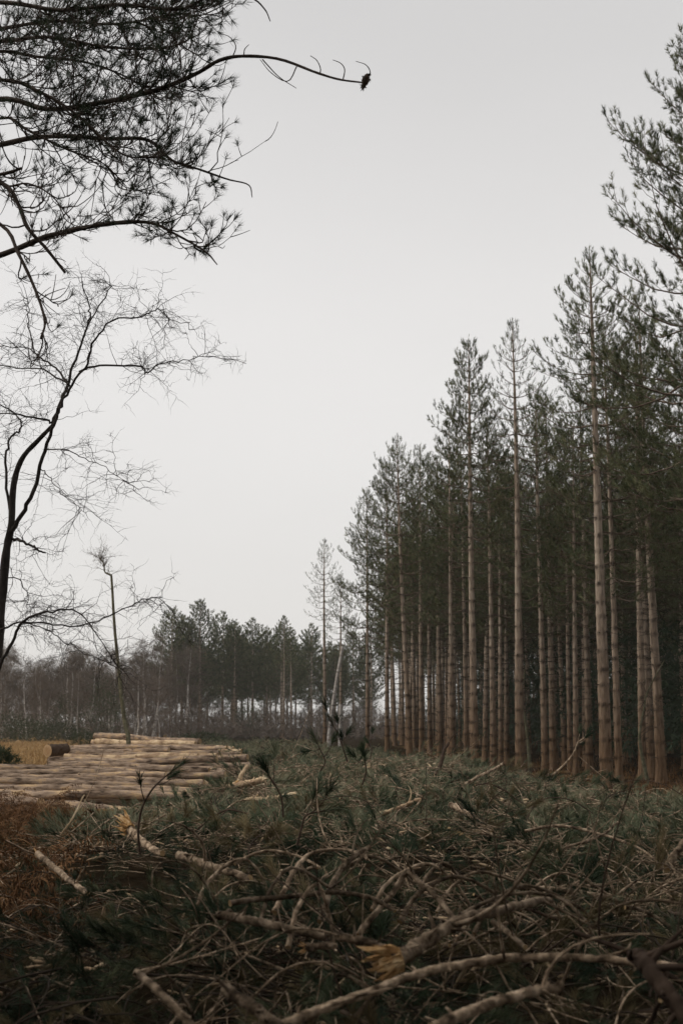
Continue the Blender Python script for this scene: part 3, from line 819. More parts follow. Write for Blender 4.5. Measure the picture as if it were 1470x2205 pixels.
# ------------------------------------------------------------------ overhanging pine, left of the viewpoint
DP = 15.0
TX = -6.3
oroot = link('overhanging_pine', None, loc=(TX, DP, float(height(TX, DP))))
tag(oroot, 'dark pine at the upper left, drooping needled boughs reaching across the sky', 'tree')
O0 = np.array(oroot.location)
om = MB()
zz = np.linspace(-0.2, 15, 30)
om.tubes(np.column_stack([0.1 * np.sin(zz / 3), 0 * zz, zz])[None], np.interp(zz, [0, 1, 15], [.3, .24, .05])[None], 12)
link('trunk', om.mesh('overhanging_pine_trunk', M['pine_bark']), oroot)
boughs = [  # path (px,py,d), r0, r1, number of twigs, needle share, twig length
    ([(-560, 330, 15), (-200, 250, 14.6), (0, 213, 14.2), (100, 235, 14), (200, 224, 13.8), (330, 196, 13.5), (420, 160, 13.3), (470, 131, 13.2), (520, 121, 13.1), (600, 127, 13), (680, 156, 12.8), (730, 171, 12.7), (782, 178, 12.6)], 0.034, 0.008, 30, 0.7, 0.6, 0.48),
    ([(-560, 420, 15), (-200, 350, 15.2), (0, 312, 15.3), (70, 297, 15.3), (150, 293, 15.3), (230, 299, 15.3), (300, 298, 15.2), (335, 311, 15.2), (370, 345, 15.1), (430, 365, 15), (490, 386, 15), (535, 398, 15), (543, 425, 15)], 0.038, 0.0045, 38, 0.6, 0.42, 0.80),
    ([(-560, 690, 15), (-200, 610, 14.4), (0, 550, 14), (100, 510, 13.8), (200, 487, 13.6), (280, 478, 13.5), (330, 481, 13.4), (370, 500, 13.3), (440, 540, 13.2), (468, 570, 13.2)], 0.040, 0.005, 22, 0.8, 0.36, 0.93),
    ([(-560, 130, 15), (-200, 90, 15.6), (0, 62, 16), (120, 45, 16.2), (250, 52, 16.3), (380, 30, 16.4), (430, 34, 16.5), (500, 2, 16.5)], 0.03, 0.005, 46, 0.75, 0.55, 0.78),
    ([(-560, 60, 15), (-200, 20, 14), (0, 5, 13.6), (130, 22, 13.4), (260, 10, 13.2), (390, 20, 13), (470, -20, 12.8), (540, -5, 12.7), (570, 20, 12.7), (582, 46, 12.7)], 0.03, 0.004, 44, 0.8, 0.5, 0.68),
    ([(-560, 230, 15), (-200, 160, 16), (-20, 112, 16.6), (80, 122, 16.8), (180, 133, 17), (260, 160, 17.1), (310, 190, 17.2), (345, 235, 17.2)], 0.03, 0.006, 44, 0.8, 0.65, .95),
    ([(-560, 300, 15), (-200, 200, 14.2), (0, 172, 13.8), (90, 200, 13.6), (170, 250, 13.5), (260, 330, 13.4), (330, 340, 13.3)], 0.028, 0.006, 32, 0.8, 0.6, 1.0),
    ([(-560, 180, 15), (-200, 110, 15), (0, 90, 15), (110, 80, 14.8), (220, 100, 14.7), (330, 105, 14.6), (400, 90, 14.5), (418, 55, 14.5)], 0.028, 0.005, 46, 0.8, 0.55, .92),
    ([(-560, 420, 15), (-250, 360, 15.5), (-60, 360, 15.8), (10, 400, 15.8), (60, 395, 15.7), (110, 420, 15.6), (150, 470, 15.5)], 0.022, 0.005, 14, 0.6, 0.7, 1.0),
    ([(-560, 420, 15), (-150, 330, 14.6), (0, 255, 14.4), (60, 280, 14.3), (140, 320, 14.2), (220, 350, 14.1), (270, 400, 14.1)], 0.022, 0.005, 24, 0.9, 0.7, 1.0),
    ([(-560, 500, 15), (-150, 350, 12.5), (0, 392, 12.2), (40, 440, 12.1), (60, 490, 12), (100, 535, 12), (141, 587, 12)], 0.026, 0.012, 8, 0.1, 0.5, 1.0),
    ([(-560, 560, 15), (-150, 420, 12.6), (0, 482, 12.2), (40, 546, 12), (75, 620, 11.9), (97, 690, 11.8), (88, 730, 11.8)], 0.022, 0.009, 9, 0.15, 0.5, 1.0),
    ([(-560, 480, 15), (-150, 400, 13.4), (0, 376, 13.2), (48, 362, 13.2)], 0.028, 0.014, 2, 0.0, 0.4, 1.0),
]
rs = np.random.default_rng(33)
for pts, ra, rb, nt, nshare, tlen, tmax in boughs:
    q = spline(tr(pts), len(pts) * 4)
    q[0] = [TX + 0.1, DP, q[0][2]]
    q = q - O0
    rad = np.linspace(ra, rb, len(q))
    m_ = MB(); m_.tubes(q[None], rad[None] * (1 + .05 * rs.normal(size=(1, len(q)))), 8)
    TP, TD, TS = [], [], []
    ps, rr, p2, rr2 = [], [], [], []
    for i in range(int(nt * 1.35)):
        t = rs.uniform(0.26, tmax) * (len(q) - 1.001); k = int(t); f = t - k
        c = q[k] * (1 - f) + q[k + 1] * f
        d0 = norm(q[k + 1] - q[k])
        dr = norm(d0 * 0.7 + rs.normal(size=3) * np.array([.55, .7, .5]) + np.array([0.1, 0, -0.35]))
        L = tlen * rs.uniform(0.45, 1.25)
        s = np.linspace(0, 1, 9)[:, None]
        curl = rs.uniform(0.25, 1.0)
        q2 = c + dr * L * s + np.array([0, 0, 1.]) * L * (curl * s ** 2.4) + rs.normal(size=3) * 0.25 * L * s ** 2 + np.cumsum(rs.normal(size=(9, 3)), 0) * 0.018 * L
        q2[0] = c
        ps.append(q2); rr.append(np.linspace(0.0075, 0.003, 9) * rs.uniform(.7, 1.25))
        for j in range(rs.integers(3, 7)):
            v = rs.uniform(0.25, 1.0) * 7.99; kk = int(v); ff = v - kk
            cc = q2[kk] * (1 - ff) + q2[kk + 1] * ff
            d2 = norm(norm(q2[kk + 1] - q2[kk]) + rs.normal(size=3) * 0.7)
            l2 = L * rs.uniform(0.2, 0.5)
            s2 = np.linspace(0, 1, 6)[:, None]
            q3 = cc + d2 * l2 * s2 + np.array([0, 0, 1.]) * l2 * rs.uniform(-0.1, .6) * s2 ** 2.2 + rs.normal(size=3) * 0.2 * l2 * s2 ** 2
            p2.append(q3); rr2.append(np.linspace(0.005, 0.0028, 6))
            if rs.random() < nshare:
                e = norm(q3[-1] - q3[-2])
                TP.append(q3[-1] - e * 0.03); TD.append(e); TS.append(rs.uniform(0.02, 0.09))
        if rs.random() < nshare:
            e = norm(q2[-1] - q2[-2]); TP.append(q2[-1] - e * 0.04); TD.append(e); TS.append(rs.uniform(.04, .12))
    if ps:
        m_.tubes(np.array(ps), np.array(rr), 5); m_.tubes(np.array(p2), np.array(rr2), 4)
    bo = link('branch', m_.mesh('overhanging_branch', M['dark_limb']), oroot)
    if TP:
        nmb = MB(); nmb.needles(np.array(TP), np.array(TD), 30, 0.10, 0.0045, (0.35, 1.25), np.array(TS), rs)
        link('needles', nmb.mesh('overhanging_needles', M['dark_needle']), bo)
    if pts[-1][0] == 782:
        # bare far tip: hooked side shoots and the dark cone at its end
        hk = MB()
        for hp in ([(640, 140, 12.9), (620, 175, 12.8), (585, 158, 12.9), (560, 128, 13)], [(688, 160, 12.8), (690, 148, 12.8), (682, 130, 12.8), (668, 120, 12.8)],
                   [(738, 173, 12.7), (742, 150, 12.7), (733, 136, 12.7), (716, 129, 12.7)], [(786, 176, 12.6), (797, 158, 12.6), (788, 140, 12.6), (766, 132, 12.6)],
                   [(525, 121, 13.1), (527, 106, 13.1), (536, 96, 13.1)], [(500, 125, 13.2), (508, 100, 13.2), (495, 80, 13.2), (474, 72, 13.2)],
                   [(565, 128, 13), (600, 165, 13), (638, 190, 13)]):
            qq = spline(tr(hp), 12) - O0
            hk = MB(); hk.tubes(qq[None], np.linspace(.0065, .003, 12)[None], 5)
            link('side_shoot', hk.mesh('hooked_side_shoot', M['dark_limb']), bo)
        cn = MB()
        a, b = at(791, 158, 12.6) - O0, at(781, 192, 12.6) - O0
        s = np.linspace(0, 1, 9)[:, None]
        cn.tubes((a * (1 - s) + b * s)[None], (np.array([.006, .018, .026, .03, .031, .028, .022, .014, .004]) * (1 + .18 * rs.normal(size=9)))[None], 9)
        cp = a + (b - a) * rs.uniform(.1, .9, (26, 1))
        cn.needles(cp, np.tile(b - a, (26, 1)) + rs.normal(size=(26, 3)) * .2, 4, 0.045, .02, (.4, 1.0), .02, rs)
        link('cone', cn.mesh('pine_cone', M['tip']), bo)

# ------------------------------------------------------------------ logs
def log_obj(p0, p1, r, mat, label, group, name='felled_log', ends=('cut_end', 'cut_end'), seed=0):
    rs = np.random.default_rng(seed)
    p0, p1 = np.array(p0, float), np.array(p1, float)
    d = p1 - p0; L = np.linalg.norm(d)
    n, k = 30, 14
    s = np.linspace(0, L, n)
    P = np.column_stack([s, 0.035 * np.sin(s * 0.9 + seed), 0.035 * np.sin(s * 1.3 + seed * 2)])
    rad = r * np.linspace(1.06, 0.88, n)[None, :, None] * (1 + 0.06 * rs.normal(size=(1, n, k)))
    mb = MB(); mb.tubes(P[None], rad, k)
    # knots and small stubs
    for _ in range(rs.integers(3, 7)):
        u = rs.uniform(.3, L - .3); a = rs.uniform(-0.3, 3.4)
        nrm = np.array([0, math.cos(a), math.sin(a)]); c = np.array([u, 0, 0]) + nrm * r * .85
        mb.tubes(np.array([[c, c + nrm * r * .3 + np.array([.03, 0, 0])]]), np.array([[.035, .02]]), 6, cap=True)
    o = link(name, mb.mesh('felled_log', M[mat]), loc=tuple(p0))
    yaw = math.atan2(d[1], d[0]); pit = -math.asin(d[2] / L)
    o.rotation_euler = (0, pit, yaw)
    tag(o, label, 'log', group)
    for e, (i, sg) in zip(ends, ((0, -1), (n - 1, 1))):
        c = P[i]; th = np.linspace(0, 2 * math.pi, 20, endpoint=False)
        rr = r * (1.04 if i == 0 else 0.87)
        disc = np.vstack([np.column_stack([np.full(20, sg * 0.012), rr * np.cos(th), rr * np.sin(th)]) + c,
                          np.column_stack([np.full(20, sg * 0.022), .55 * rr * np.cos(th), .55 * rr * np.sin(th)]) + c, c + np.array([[sg * 0.02, 0, 0]])])
        j = np.arange(20); jj = (j + 1) % 20
        em = MB()
        f1 = np.stack([j, jj, jj + 20, j + 20], 1); f2 = np.stack([j + 20, jj + 20, np.full(20, 40)], 1)
        if sg < 0: f1, f2 = f1[:, ::-1], f2[:, ::-1]
        em.add(disc, f1, False); em.f.append((f2, False, 0))
        link('cut_end', em.mesh('log_cut_end', M[e]), o)
    return o

rs = np.random.default_rng(77)
seed = 500
ROWW = ['front', 'second', 'third', 'fourth', 'fifth', 'sixth', 'seventh', 'eighth', 'ninth', 'tenth', 'eleventh', 'twelfth']
for ri, d in enumerate([29.4, 31.6, 34.2, 37.2, 40.6, 44.4, 48.6, 53.0, 57.6]):
    pl = np.interp(d, [29, 38, 42, 45, 58], [-120, -110, 20, 112, 150]); pr = np.interp(d, [29, 32, 40, 58], [400, 470, 490, 478])
    top = np.interp(d, [29, 42, 58], [.34, .57, .96])
    for j in range(4):
        r = rs.uniform(0.095, 0.155)
        skew = rs.normal() * .22 + 1.3
        xl, xr = px_x(pl, d) + rs.normal() * 0.6, px_x(pr, d) + rs.normal() * 0.7
        yl, yr = d + j * 0.36 + skew, d + j * 0.36 + rs.normal() * .12 - .3
        zt = top - r + (-.17, -.02, 0.03, -.08)[j] + rs.normal() * .02
        pale = (ri, j) in ((4, 0), (6, 1), (7, 0))
        lab = {(4, 0): 'yellow debarked log lying across the middle of the log yard', (6, 1): 'pale stripped log in the seventh row of the log yard',
               (7, 0): 'cream-coloured peeled log near the back of the log yard'}.get((ri, j), '%s log %s of the %s row of the log yard' % ('thin grey-barked' if r < .115 else 'thick rough-barked' if r > .137 else 'pinkish-barked', ('at the front', 'second', 'on top', 'at the back')[j], ROWW[ri]))
        log_obj((xl, yl, zt), (xr, yr, zt + rs.normal() * .07), r, 'log_pale' if pale else 'log_bark', lab, 'felled logs lying in rows', seed=seed); seed += 1
    zb = top - .50
    if zb > .08:
        log_obj((px_x(pl, d) + .3, d + 1.4, zb), (px_x(pr, d) - .3, d - .2, zb), .16, 'log_bark', 'lower log carrying the %s row of the log yard' % ROWW[ri], 'logs underneath the rows', seed=seed); seed += 1
log_obj((px_x(113, 51.6), 51.6, 0.86), (px_x(152, 52.3), 52.3, 0.88), 0.215, 'dark_branch', 'short thick dark-barked log piece at the left end of the log yard', None, seed=901)
log_obj((px_x(-150, 29), 29.2, 0.20), (px_x(100, 28.3), 28.3, 0.17), 0.21, 'log_bark', 'dark fissured log lying in front of all the others beside the bracken', None, seed=902)
stk = [(212, 435, 76, 72.5, 1.20, 'log_bark', 'top log of the rear stack, its cut end facing the grass'), (214, 425, 75.5, 72.0, 0.86, 'log_pale', 'pale log in the second tier of the rear stack'),
       (206, 420, 76.6, 73, 0.84, 'log_bark', 'back log of the second tier in the rear stack'), (216, 440, 75.0, 71.6, 0.50, 'log_bark', 'front log in the third tier of the rear stack'),
       (210, 430, 75.9, 72.4, 0.48, 'log_bark', 'inner log in the third tier of the rear stack'), (208, 440, 75.2, 71.8, 0.16, 'log_bark', 'bottom log of the rear stack lying on the ground'),
       (235, 410, 77, 73.6, 1.12, 'log_bark', 'log beside the topmost one on the rear stack')]
for pl, pr, dl, dr_, zt, mat, lab in stk:
    log_obj((px_x(pl, dl), dl, zt), (px_x(pr, dr_), dr_, zt - 0.30 if zt > 1 else zt - .05), 0.165, mat, lab, 'logs of the rear stack', seed=seed); seed += 1
for i, (px, py, d, ang, L, lab) in enumerate([(455, 1612, 60, 35, 1.2, 'short pale offcut at the right end of the rear rows'), (470, 1618, 57, 20, 1.0, 'small round offcut lying beside the short pale one')]):
    p = at(px, py, d)
    log_obj(p, p + np.array([L * math.cos(R(ang)), -L * math.sin(R(ang)), 0.02]), 0.12, 'log_pale', lab, None, 'log_offcut', seed=950 + i)

# ------------------------------------------------------------------ brash: cut branches, boughs, litter
def branch_mesh(path, rad, mats=('branch', 'wood'), k=9, cap=True, side=0, rs=None, knots=True, name='cut_branch'):
    """One cut branch: uneven bark tube, branch-ring marks, cut ends."""
    rs = rs or rng
    mb = MB(); n = len(path)
    mk = np.zeros(n)
    rr = rad * (1 + 0.05 * rs.normal(size=n))
    if knots and n > 10:
        for i in rs.choice(np.arange(2, n - 2), max(1, n // 8), replace=False):
            rr[i] *= 1.10; mk[i] = 0.35
    mb.tubes(path[None], rr[None, :, None] * (1 + .075 * rs.normal(size=(1, n, k))), k, mk[None], cap=cap, mi=0, capmi=1)
    for _ in range(n // 5):                       # broken stubs of side twigs
        i = rs.integers(1, n - 1); t_ = norm(path[min(i + 1, n - 1)] - path[i - 1]); dr = norm(np.cross(t_, rs.normal(size=3)) + t_ * .6)
        L = rad[i] * rs.uniform(1.3, 3.2)
        mb.tubes(np.array([[path[i], path[i] + dr * L * .6, path[i] + dr * L + rs.normal(size=3) * .2 * L]]), (rad[i] * np.array([[.5, .36, .2]])) * rs.uniform(.6, 1.1), 5, np.array([[.3, .2, 0.]]))
    for _ in range(side):
        i = rs.integers(1, n - 1); dr = norm(norm(path[min(i + 1, n - 1)] - path[i - 1]) * .6 + rs.normal(size=3) * .7 + np.array([0, 0, .3]))
        L = rs.uniform(0.15, 0.6); s = np.linspace(0, 1, 7)[:, None]
        q = path[i] + dr * L * s + rs.normal(size=3) * .35 * L * s ** 2
        mb.tubes(q[None], np.linspace(rad[i] * .5, .003, 7)[None], 5)
    return mb.mesh(name, [M[m] for m in mats])

def torn_wood(p, d, r, rs, n=9):
    """Ragged slabs of fresh wood splayed at the broken end p, the branch running along -d."""
    mb = MB(); d = norm(d)
    u = norm(np.cross(d, [0, 0, 1.])); w = np.cross(d, u)
    for i in range(n):
        a = 6.28 * i / n + rs.normal() * .3
        ra_ = u * math.cos(a) + w * math.sin(a); ta = -u * math.sin(a) + w * math.cos(a)
        ro = r * rs.uniform(.1, .75); wd = r * rs.uniform(.25, .7); tk = r * rs.uniform(.06, .16)
        dd = norm(d + ra_ * rs.uniform(.05, .7)); nrm = norm(np.cross(dd, ta))
        m = 7; xs_ = np.linspace(-.5, .5, m) * wd
        ends = r * (rs.uniform(.5, 2.2) + np.cumsum(rs.normal(size=m)) * .35).clip(.2)
        b = p - d * r * .9 + ra_ * ro
        A = b + ta * xs_[:, None]; E = A + dd * ends[:, None] + rs.normal(size=(m, 3)) * r * .08
        Md = A * .45 + E * .55 + nrm * (rs.normal(size=(m, 1)) * r * .09)
        Vt = np.concatenate([A + nrm * tk, Md + nrm * tk * .9, E, Md - nrm * tk * .9, A - nrm * tk])
        F = [[k_ * m + j, k_ * m + j + 1, (k_ + 1) * m + j + 1, (k_ + 1) * m + j] for k_ in range(4) for j in range(m - 1)]
        F += [[k_ * m + e for k_ in (0, 1, 3, 4)] for e in (0, m - 1)] + [[k_ * m + e for k_ in (1, 2, 3, 3)][:4] for e in ()]
        mb.add(Vt, F, False)
        for e in (0, m - 1): mb.f.append((np.array([[m + e, 2 * m + e, 3 * m + e]]) + mb.n - len(Vt), False, 0))
    return mb.mesh('torn_wood', M['torn'])

heroes = [  # path, r0, r1, material, side twigs, torn end, label
    ([(560, 2225, 5.1), (660, 2185, 5.2), (760, 2150, 5.35), (870, 2110, 5.5), (960, 2085, 5.55), (1060, 2068, 5.6), (1180, 2062, 5.6), (1290, 2067, 5.5), (1420, 2080, 5.4), (1540, 2100, 5.3)], .021, .017, 'branch', 3, 0, 'long arching grey branch spanning the bottom of the brash heap from side to side'),
    ([(838, 2072, 5.95), (880, 2050, 6.0), (920, 2022, 6.1), (965, 1998, 6.2), (1010, 1980, 6.35), (1080, 1960, 6.6), (1180, 1940, 7.0)], .040, .022, 'branch', 2, 1, 'thick pinkish limb with torn yellow end in the middle of the heap'),
    ([(930, 2215, 4.9), (1010, 2180, 5.0), (1090, 2148, 5.1), (1150, 2132, 5.2), (1205, 2122, 5.25)], .023, .020, 'branch', 1, 0, 'pinkish cut stick end pointing up-right below the long arching branch'),
    ([(1368, 2055, 5.1), (1400, 2085, 5.0), (1440, 2140, 4.9), (1500, 2215, 4.8)], .034, .036, 'dark_branch', 3, 0, 'dark knobbly broken limb in the bottom right corner'),
    ([(295, 2095, 5.5), (335, 2130, 5.3), (380, 2175, 5.2), (425, 2225, 5.1)], .017, .018, 'branch', 2, 0, 'straight grey stick slanting down at the bottom left of the heap'),
    ([(485, 2130, 5.3), (530, 2155, 5.2), (580, 2190, 5.1), (620, 2225, 5.0)], .024, .026, 'branch', 1, 0, 'stout pinkish stick at the bottom edge, left of the long arching branch'),
    ([(385, 1842, 10.5), (430, 1856, 10.3), (490, 1876, 10.0), (540, 1890, 9.8)], .036, .03, 'branch', 2, 0, 'short thick branch behind the curved stems, left of the dark pine tufts'),
    ([(495, 1945, 7.4), (560, 1936, 7.5), (640, 1930, 7.5), (720, 1922, 7.5), (790, 1932, 7.4), (850, 1962, 7.3)], .018, .012, 'branch', 2, 0, 'long pale branch lying level across the arched stems'),
    ([(470, 1972, 7.0), (540, 1982, 6.9), (620, 1996, 6.8), (705, 2012, 6.7)], .026, .022, 'branch', 1, 0, 'rough thick branch just under the level pale one'),
    ([(272, 1782, 13.2), (300, 1805, 13.0), (350, 1838, 12.6)], .045, .036, 'branch', 0, 1, 'broken branch with splintered pale end in front of the bracken'),
    ([(82, 1838, 10.6), (130, 1878, 10.2), (190, 1925, 9.6)], .026, .022, 'branch', 1, 1, 'grey stick with frayed end lying in the dead bracken'),
    ([(970, 1732, 18.0), (1010, 1755, 17.6), (1058, 1788, 17.0)], .045, .038, 'branch', 1, 0, 'pale straight log end slanting down in the middle of the clearing'),
    ([(995, 1776, 16.6), (1030, 1790, 16.4), (1068, 1802, 16.2)], .040, .036, 'branch', 0, 0, 'short thick stick just below the pale slanting log end'),
    ([(965, 1785, 16.3), (990, 1792, 16.2), (1012, 1804, 16.0)], .026, .022, 'wood', 0, 0, 'yellow peeled stick beside the short thick one'),
    ([(1105, 1910, 9.0), (1190, 1916, 9.0), (1260, 1928, 8.9), (1355, 1942, 8.8)], .017, .026, 'branch', 2, 0, 'pale branch thickening to the right, lying over the dark right side of the heap'),
    ([(795, 1758, 20.5), (850, 1745, 20.4), (905, 1724, 20.2)], .034, .040, 'log_pale', 1, 0, 'pale stripped pole left of the slanting log end'),
    ([(478, 1697, 27.5), (520, 1692, 27.2), (570, 1680, 27.0)], .085, .07, 'log_pale', 0, 0, 'pale forked log lying among green boughs by the log yard'),
    ([(512, 1690, 27.3), (520, 1668, 27.4), (532, 1650, 27.6)], .05, .04, 'log_pale', 0, 1, 'upright broken stub rising beside the pale forked log'),
    ([(525, 1728, 25.0), (580, 1720, 24.8), (645, 1708, 24.6)], .075, .06, 'log_pale', 0, 0, 'pale log lying just in front of the forked one'),
    ([(770, 2015, 7.3), (800, 1975, 7.4), (835, 1935, 7.5), (876, 1880, 7.5), (900, 1900, 7.4), (932, 1930, 7.3), (980, 1985, 7.1), (1000, 2010, 7.0)], .019, .013, 'branch', 2, 0, 'sharply bent branch forming a peak in the centre of the heap'),
    ([(688, 1985, 8.0), (712, 1915, 8.2), (738, 1868, 8.4), (770, 1838, 8.5), (798, 1822, 8.6)], .018, .017, 'branch', 1, 0, 'upright pinkish branch rising behind the level pale branch'),
    ([(590, 1965, 8.3), (618, 1905, 8.5), (645, 1858, 8.7), (680, 1836, 8.8), (740, 1834, 8.8), (790, 1850, 8.7)], .018, .010, 'branch', 2, 0, 'arched pale stem curving over left of the upright pinkish branch'),
    ([(1130, 1790, 13.5), (1200, 1778, 13.3), (1290, 1795, 13.0), (1380, 1830, 12.5), (1425, 1870, 12.2)], .018, .010, 'branch', 2, 0, 'thin bough arching low over the right side of the clearing'),
    ([(1432, 1872, 10.6), (1452, 1838, 10.8), (1485, 1790, 11)], .034, .030, 'branch', 0, 0, 'stout pale stick leaning up at the right edge'),
    ([(940, 1668, 30), (950, 1640, 30), (958, 1615, 30), (968, 1598, 30)], .05, .03, 'dark_branch', 2, 0, 'dark stick standing up in front of the stand'),
    ([(1000, 1690, 27), (1030, 1672, 27), (1080, 1645, 27.5)], .038, .03, 'branch', 1, 0, 'pale stick pointing up towards the stand edge'),
    ([(725, 2016, 6.3), (780, 2026, 6.2), (820, 2038, 6.15), (862, 2058, 6.05)], .022, .016, 'branch', 0, 0, 'reddish branch running down to the torn limb from its left'),
    ([(655, 2042, 6.2), (690, 2036, 6.2), (718, 2036, 6.2)], .018, .019, 'branch', 0, 1, 'small cut stick with pale ring end left of the torn limb'),
    ([(505, 1860, 9.4), (545, 1840, 9.5), (590, 1832, 9.5), (640, 1842, 9.4), (690, 1868, 9.2)], .013, .010, 'branch', 1, 0, 'slender curved stem bending over the dark gap left of the arches'),
    ([(900, 2040, 6.6), (960, 1990, 6.8), (1030, 1950, 7.0), (1110, 1925, 7.2), (1200, 1935, 7.2), (1260, 1985, 7.0)], .013, .010, 'branch', 2, 0, 'thin olive branch bowing over the thick torn limb'),
    ([(1060, 1985, 6.8), (1090, 2005, 6.7), (1130, 2040, 6.5)], .015, .014, 'branch', 1, 0, 'short stick hanging down from the torn limb to its right'),
    ([(130, 1800, 15), (155, 1765, 15), (182, 1712, 15.2)], .012, .01, 'log_pale', 1, 0, 'thin bleached twig standing up out of the bracken'),
    ([(1200, 1830, 12.4), (1290, 1800, 12.6), (1330, 1770, 12.8)], .014, .012, 'branch', 2, 0, 'grey twig rising from the green boughs on the right'),
]
for k_, (x0, x1, yb, yt, d_, lab_) in enumerate([(560, 760, 1985, 1868, 8.0, 'thin stem arching over the level pale branch'), (800, 1010, 1960, 1862, 8.6, 'pale stem arching just behind the peaked bent branch'),
        (860, 1120, 1985, 1885, 8.0, 'wide low arch of bark-covered stem right of the peaked branch'), (940, 1190, 1965, 1878, 8.4, 'olive stem bowing over behind the thick torn limb'),
        (420, 590, 1960, 1850, 8.8, 'slim stem looping over left of the upright pinkish branch'), (700, 900, 1930, 1845, 9.2, 'curved stem looping behind the upright pinkish branch'),
        (1020, 1290, 2010, 1905, 7.4, 'long thin bow of branch right of the heap centre'), (620, 720, 2040, 1905, 7.0, 'steep narrow loop of stem above the rough thick branch'),
        (900, 1000, 1930, 1858, 9.4, 'small loop of stem behind the heap crest'), (1120, 1330, 1960, 1880, 8.8, 'low grey stem curving above the pale thickening branch')]):
    xm = x0 + (x1 - x0) * (.35 + .3 * ((k_ * 37) % 10) / 10)
    heroes.append(([(x0, yb, d_ - .25), ((x0 * 2 + xm) / 3, yb + (yt - yb) * .62, d_ - .1), (xm, yt, d_), ((x1 * 2 + xm) / 3, yt + (yb - yt) * .42, d_ + .05), (x1, yb - 12, d_ + .1)], .0125 + .002 * (k_ % 3), .008, 'branch', 2, 0, lab_))
hero_pts = []
for i, (pts, ra, rb, mat, side, torn, lab) in enumerate(heroes):
    rs = np.random.default_rng(1000 + i)
    q = spline(tr(pts), max(34, 9 * len(pts)))
    ra, rb = ra * .88, rb * .8
    o0 = q[len(q) // 2].copy()
    q = q - o0
    q[1:-1] += np.cumsum(rs.normal(size=(len(q) - 2, 3)), 0) * 0.05 * ra + rs.normal(size=(len(q) - 2, 3)) * .06 * ra
    me = branch_mesh(q, np.linspace(ra, rb, len(q)), (mat, 'wood'), 10, True, side, rs)
    o = link('cut_branch', me, loc=tuple(o0)); tag(o, lab, 'branch', None)
    hero_pts.append(o0)
    if torn:
        link('torn_end', torn_wood(q[0], q[0] - q[2], ra * (1.6 if ra > .03 else 1.0), rs, 26 if ra > .03 else 12), o)

# random bare branches: shared meshes, single objects
BR = []
for i in range(28):
    rs = np.random.default_rng(1500 + i)
    kind = ('straight', 'bowed', 'hooked', 'forked', 'bowed', 'straight', 'wavy')[i % 7]
    L = rs.uniform(0.6, 1.7); n = 24; st = L / (n - 1)
    curv = {'straight': 0.15, 'bowed': 1.1, 'hooked': 2.3, 'forked': 0.6, 'wavy': 0.4}[kind] * rs.uniform(.6, 1.2)
    pit = curv * 0.5 - np.linspace(0, curv, n) * (1 if kind != 'hooked' else np.linspace(.2, 1.2, n)) + np.cumsum(rs.normal(size=n)) * .05
    yaw = np.cumsum(rs.normal(size=n)) * (.07 if kind != 'wavy' else .2)
    for kk in rs.choice(np.arange(4, n - 2), 2, replace=False):
        yaw[kk:] += rs.normal() * .25; pit[kk:] += rs.normal() * .18
    d_ = np.column_stack([np.cos(pit) * np.cos(yaw), np.cos(pit) * np.sin(yaw), np.sin(pit)]) * st
    q = np.cumsum(d_, 0); q -= q.mean(0); q[:, 2] -= min(q[0, 2], q[-1, 2])
    r_ = (0.004, 0.006, 0.0095, 0.005, 0.014, 0.0036, 0.0075)[(i * 3) % 7] * rs.uniform(.85, 1.2)
    me = branch_mesh(q, np.linspace(r_, r_ * rs.uniform(.35, .75), n), ('branch' if i % 5 else 'dark_branch', 'wood'), 7, True, rs.integers(5, 9) if kind == 'forked' else rs.integers(1, 5), rs)
    BR.append((me, ('thin' if r_ < .0055 else 'stout' if r_ > .009 else 'slender') + ' ' + kind))
def scatter(n, xr, yr, cond, rs):
    out = []
    while len(out) < n:
        y = rs.uniform(*yr); x = rs.uniform(xr[0](y), xr[1](y))
        if cond(x, y): out.append((x, y))
    return out
zones = [  # count, distance range, px range, label, group, scale
    (100, (5.2, 10.2), (330, 1500), 'bare curved branch tangled in the big heap closest to the viewer', 'bare branches in the near heap', (0.55, 1.0), 0.48),
    (24, (5.0, 11.5), (-30, 380), 'bare branch half sunk in dark needles at the near left', 'bare branches beside the near heap', (0.5, 0.9), 0.05),
    (58, (9.6, 18), (150, 1500), 'bare branch lying on green boughs just beyond the near heap', 'bare branches beyond the near heap', (0.6, 1.1), 0.16),
    (72, (15, 45), (420, 1400), 'bare pale branch lying far out on the brash towards the trees', 'bare branches far out on the brash', (0.9, 1.7), 0.18),
]
rs = np.random.default_rng(61)
for cnt, dr_, pr, lab, grp, sc, lift in zones:
    for x, y in scatter(cnt, (lambda y: px_x(pr[0], y), lambda y: px_x(pr[1], y)), dr_, lambda x, y: brash_mask(x, y) > 0.3, rs):
        pool = [b_ for b_ in BR if b_[1].split()[1] in ('bowed', 'hooked', 'wavy') and not b_[1].startswith('thin')] if 'near heap' in grp and 'beside' not in grp and 'beyond' not in grp and rs.random() < .7 else BR
        bme, bword = pool[rs.integers(0, len(pool))]
        o = link('cut_branch', bme, loc=(x, y, float(height(x, y)) + rs.uniform(0.02, 1) * lift + .03),
                 rot=(rs.normal() * 0.5, rs.normal() * 0.25, rs.uniform(0, 6.28)), scale=rs.uniform(*sc))
        hw = heading(o.rotation_euler.z); b1, b2 = between(o.location); sz = 'long ' if o.scale.x > (sc[0] + sc[1]) / 2 else 'short '
        tag(o, pick(bword + ' branch ' + where(o.location), sz + bword + ' branch pointing %s ' % hw + where(o.location), bword + ' branch ' + b1, bword + ' branch ' + b2), 'branch', grp)

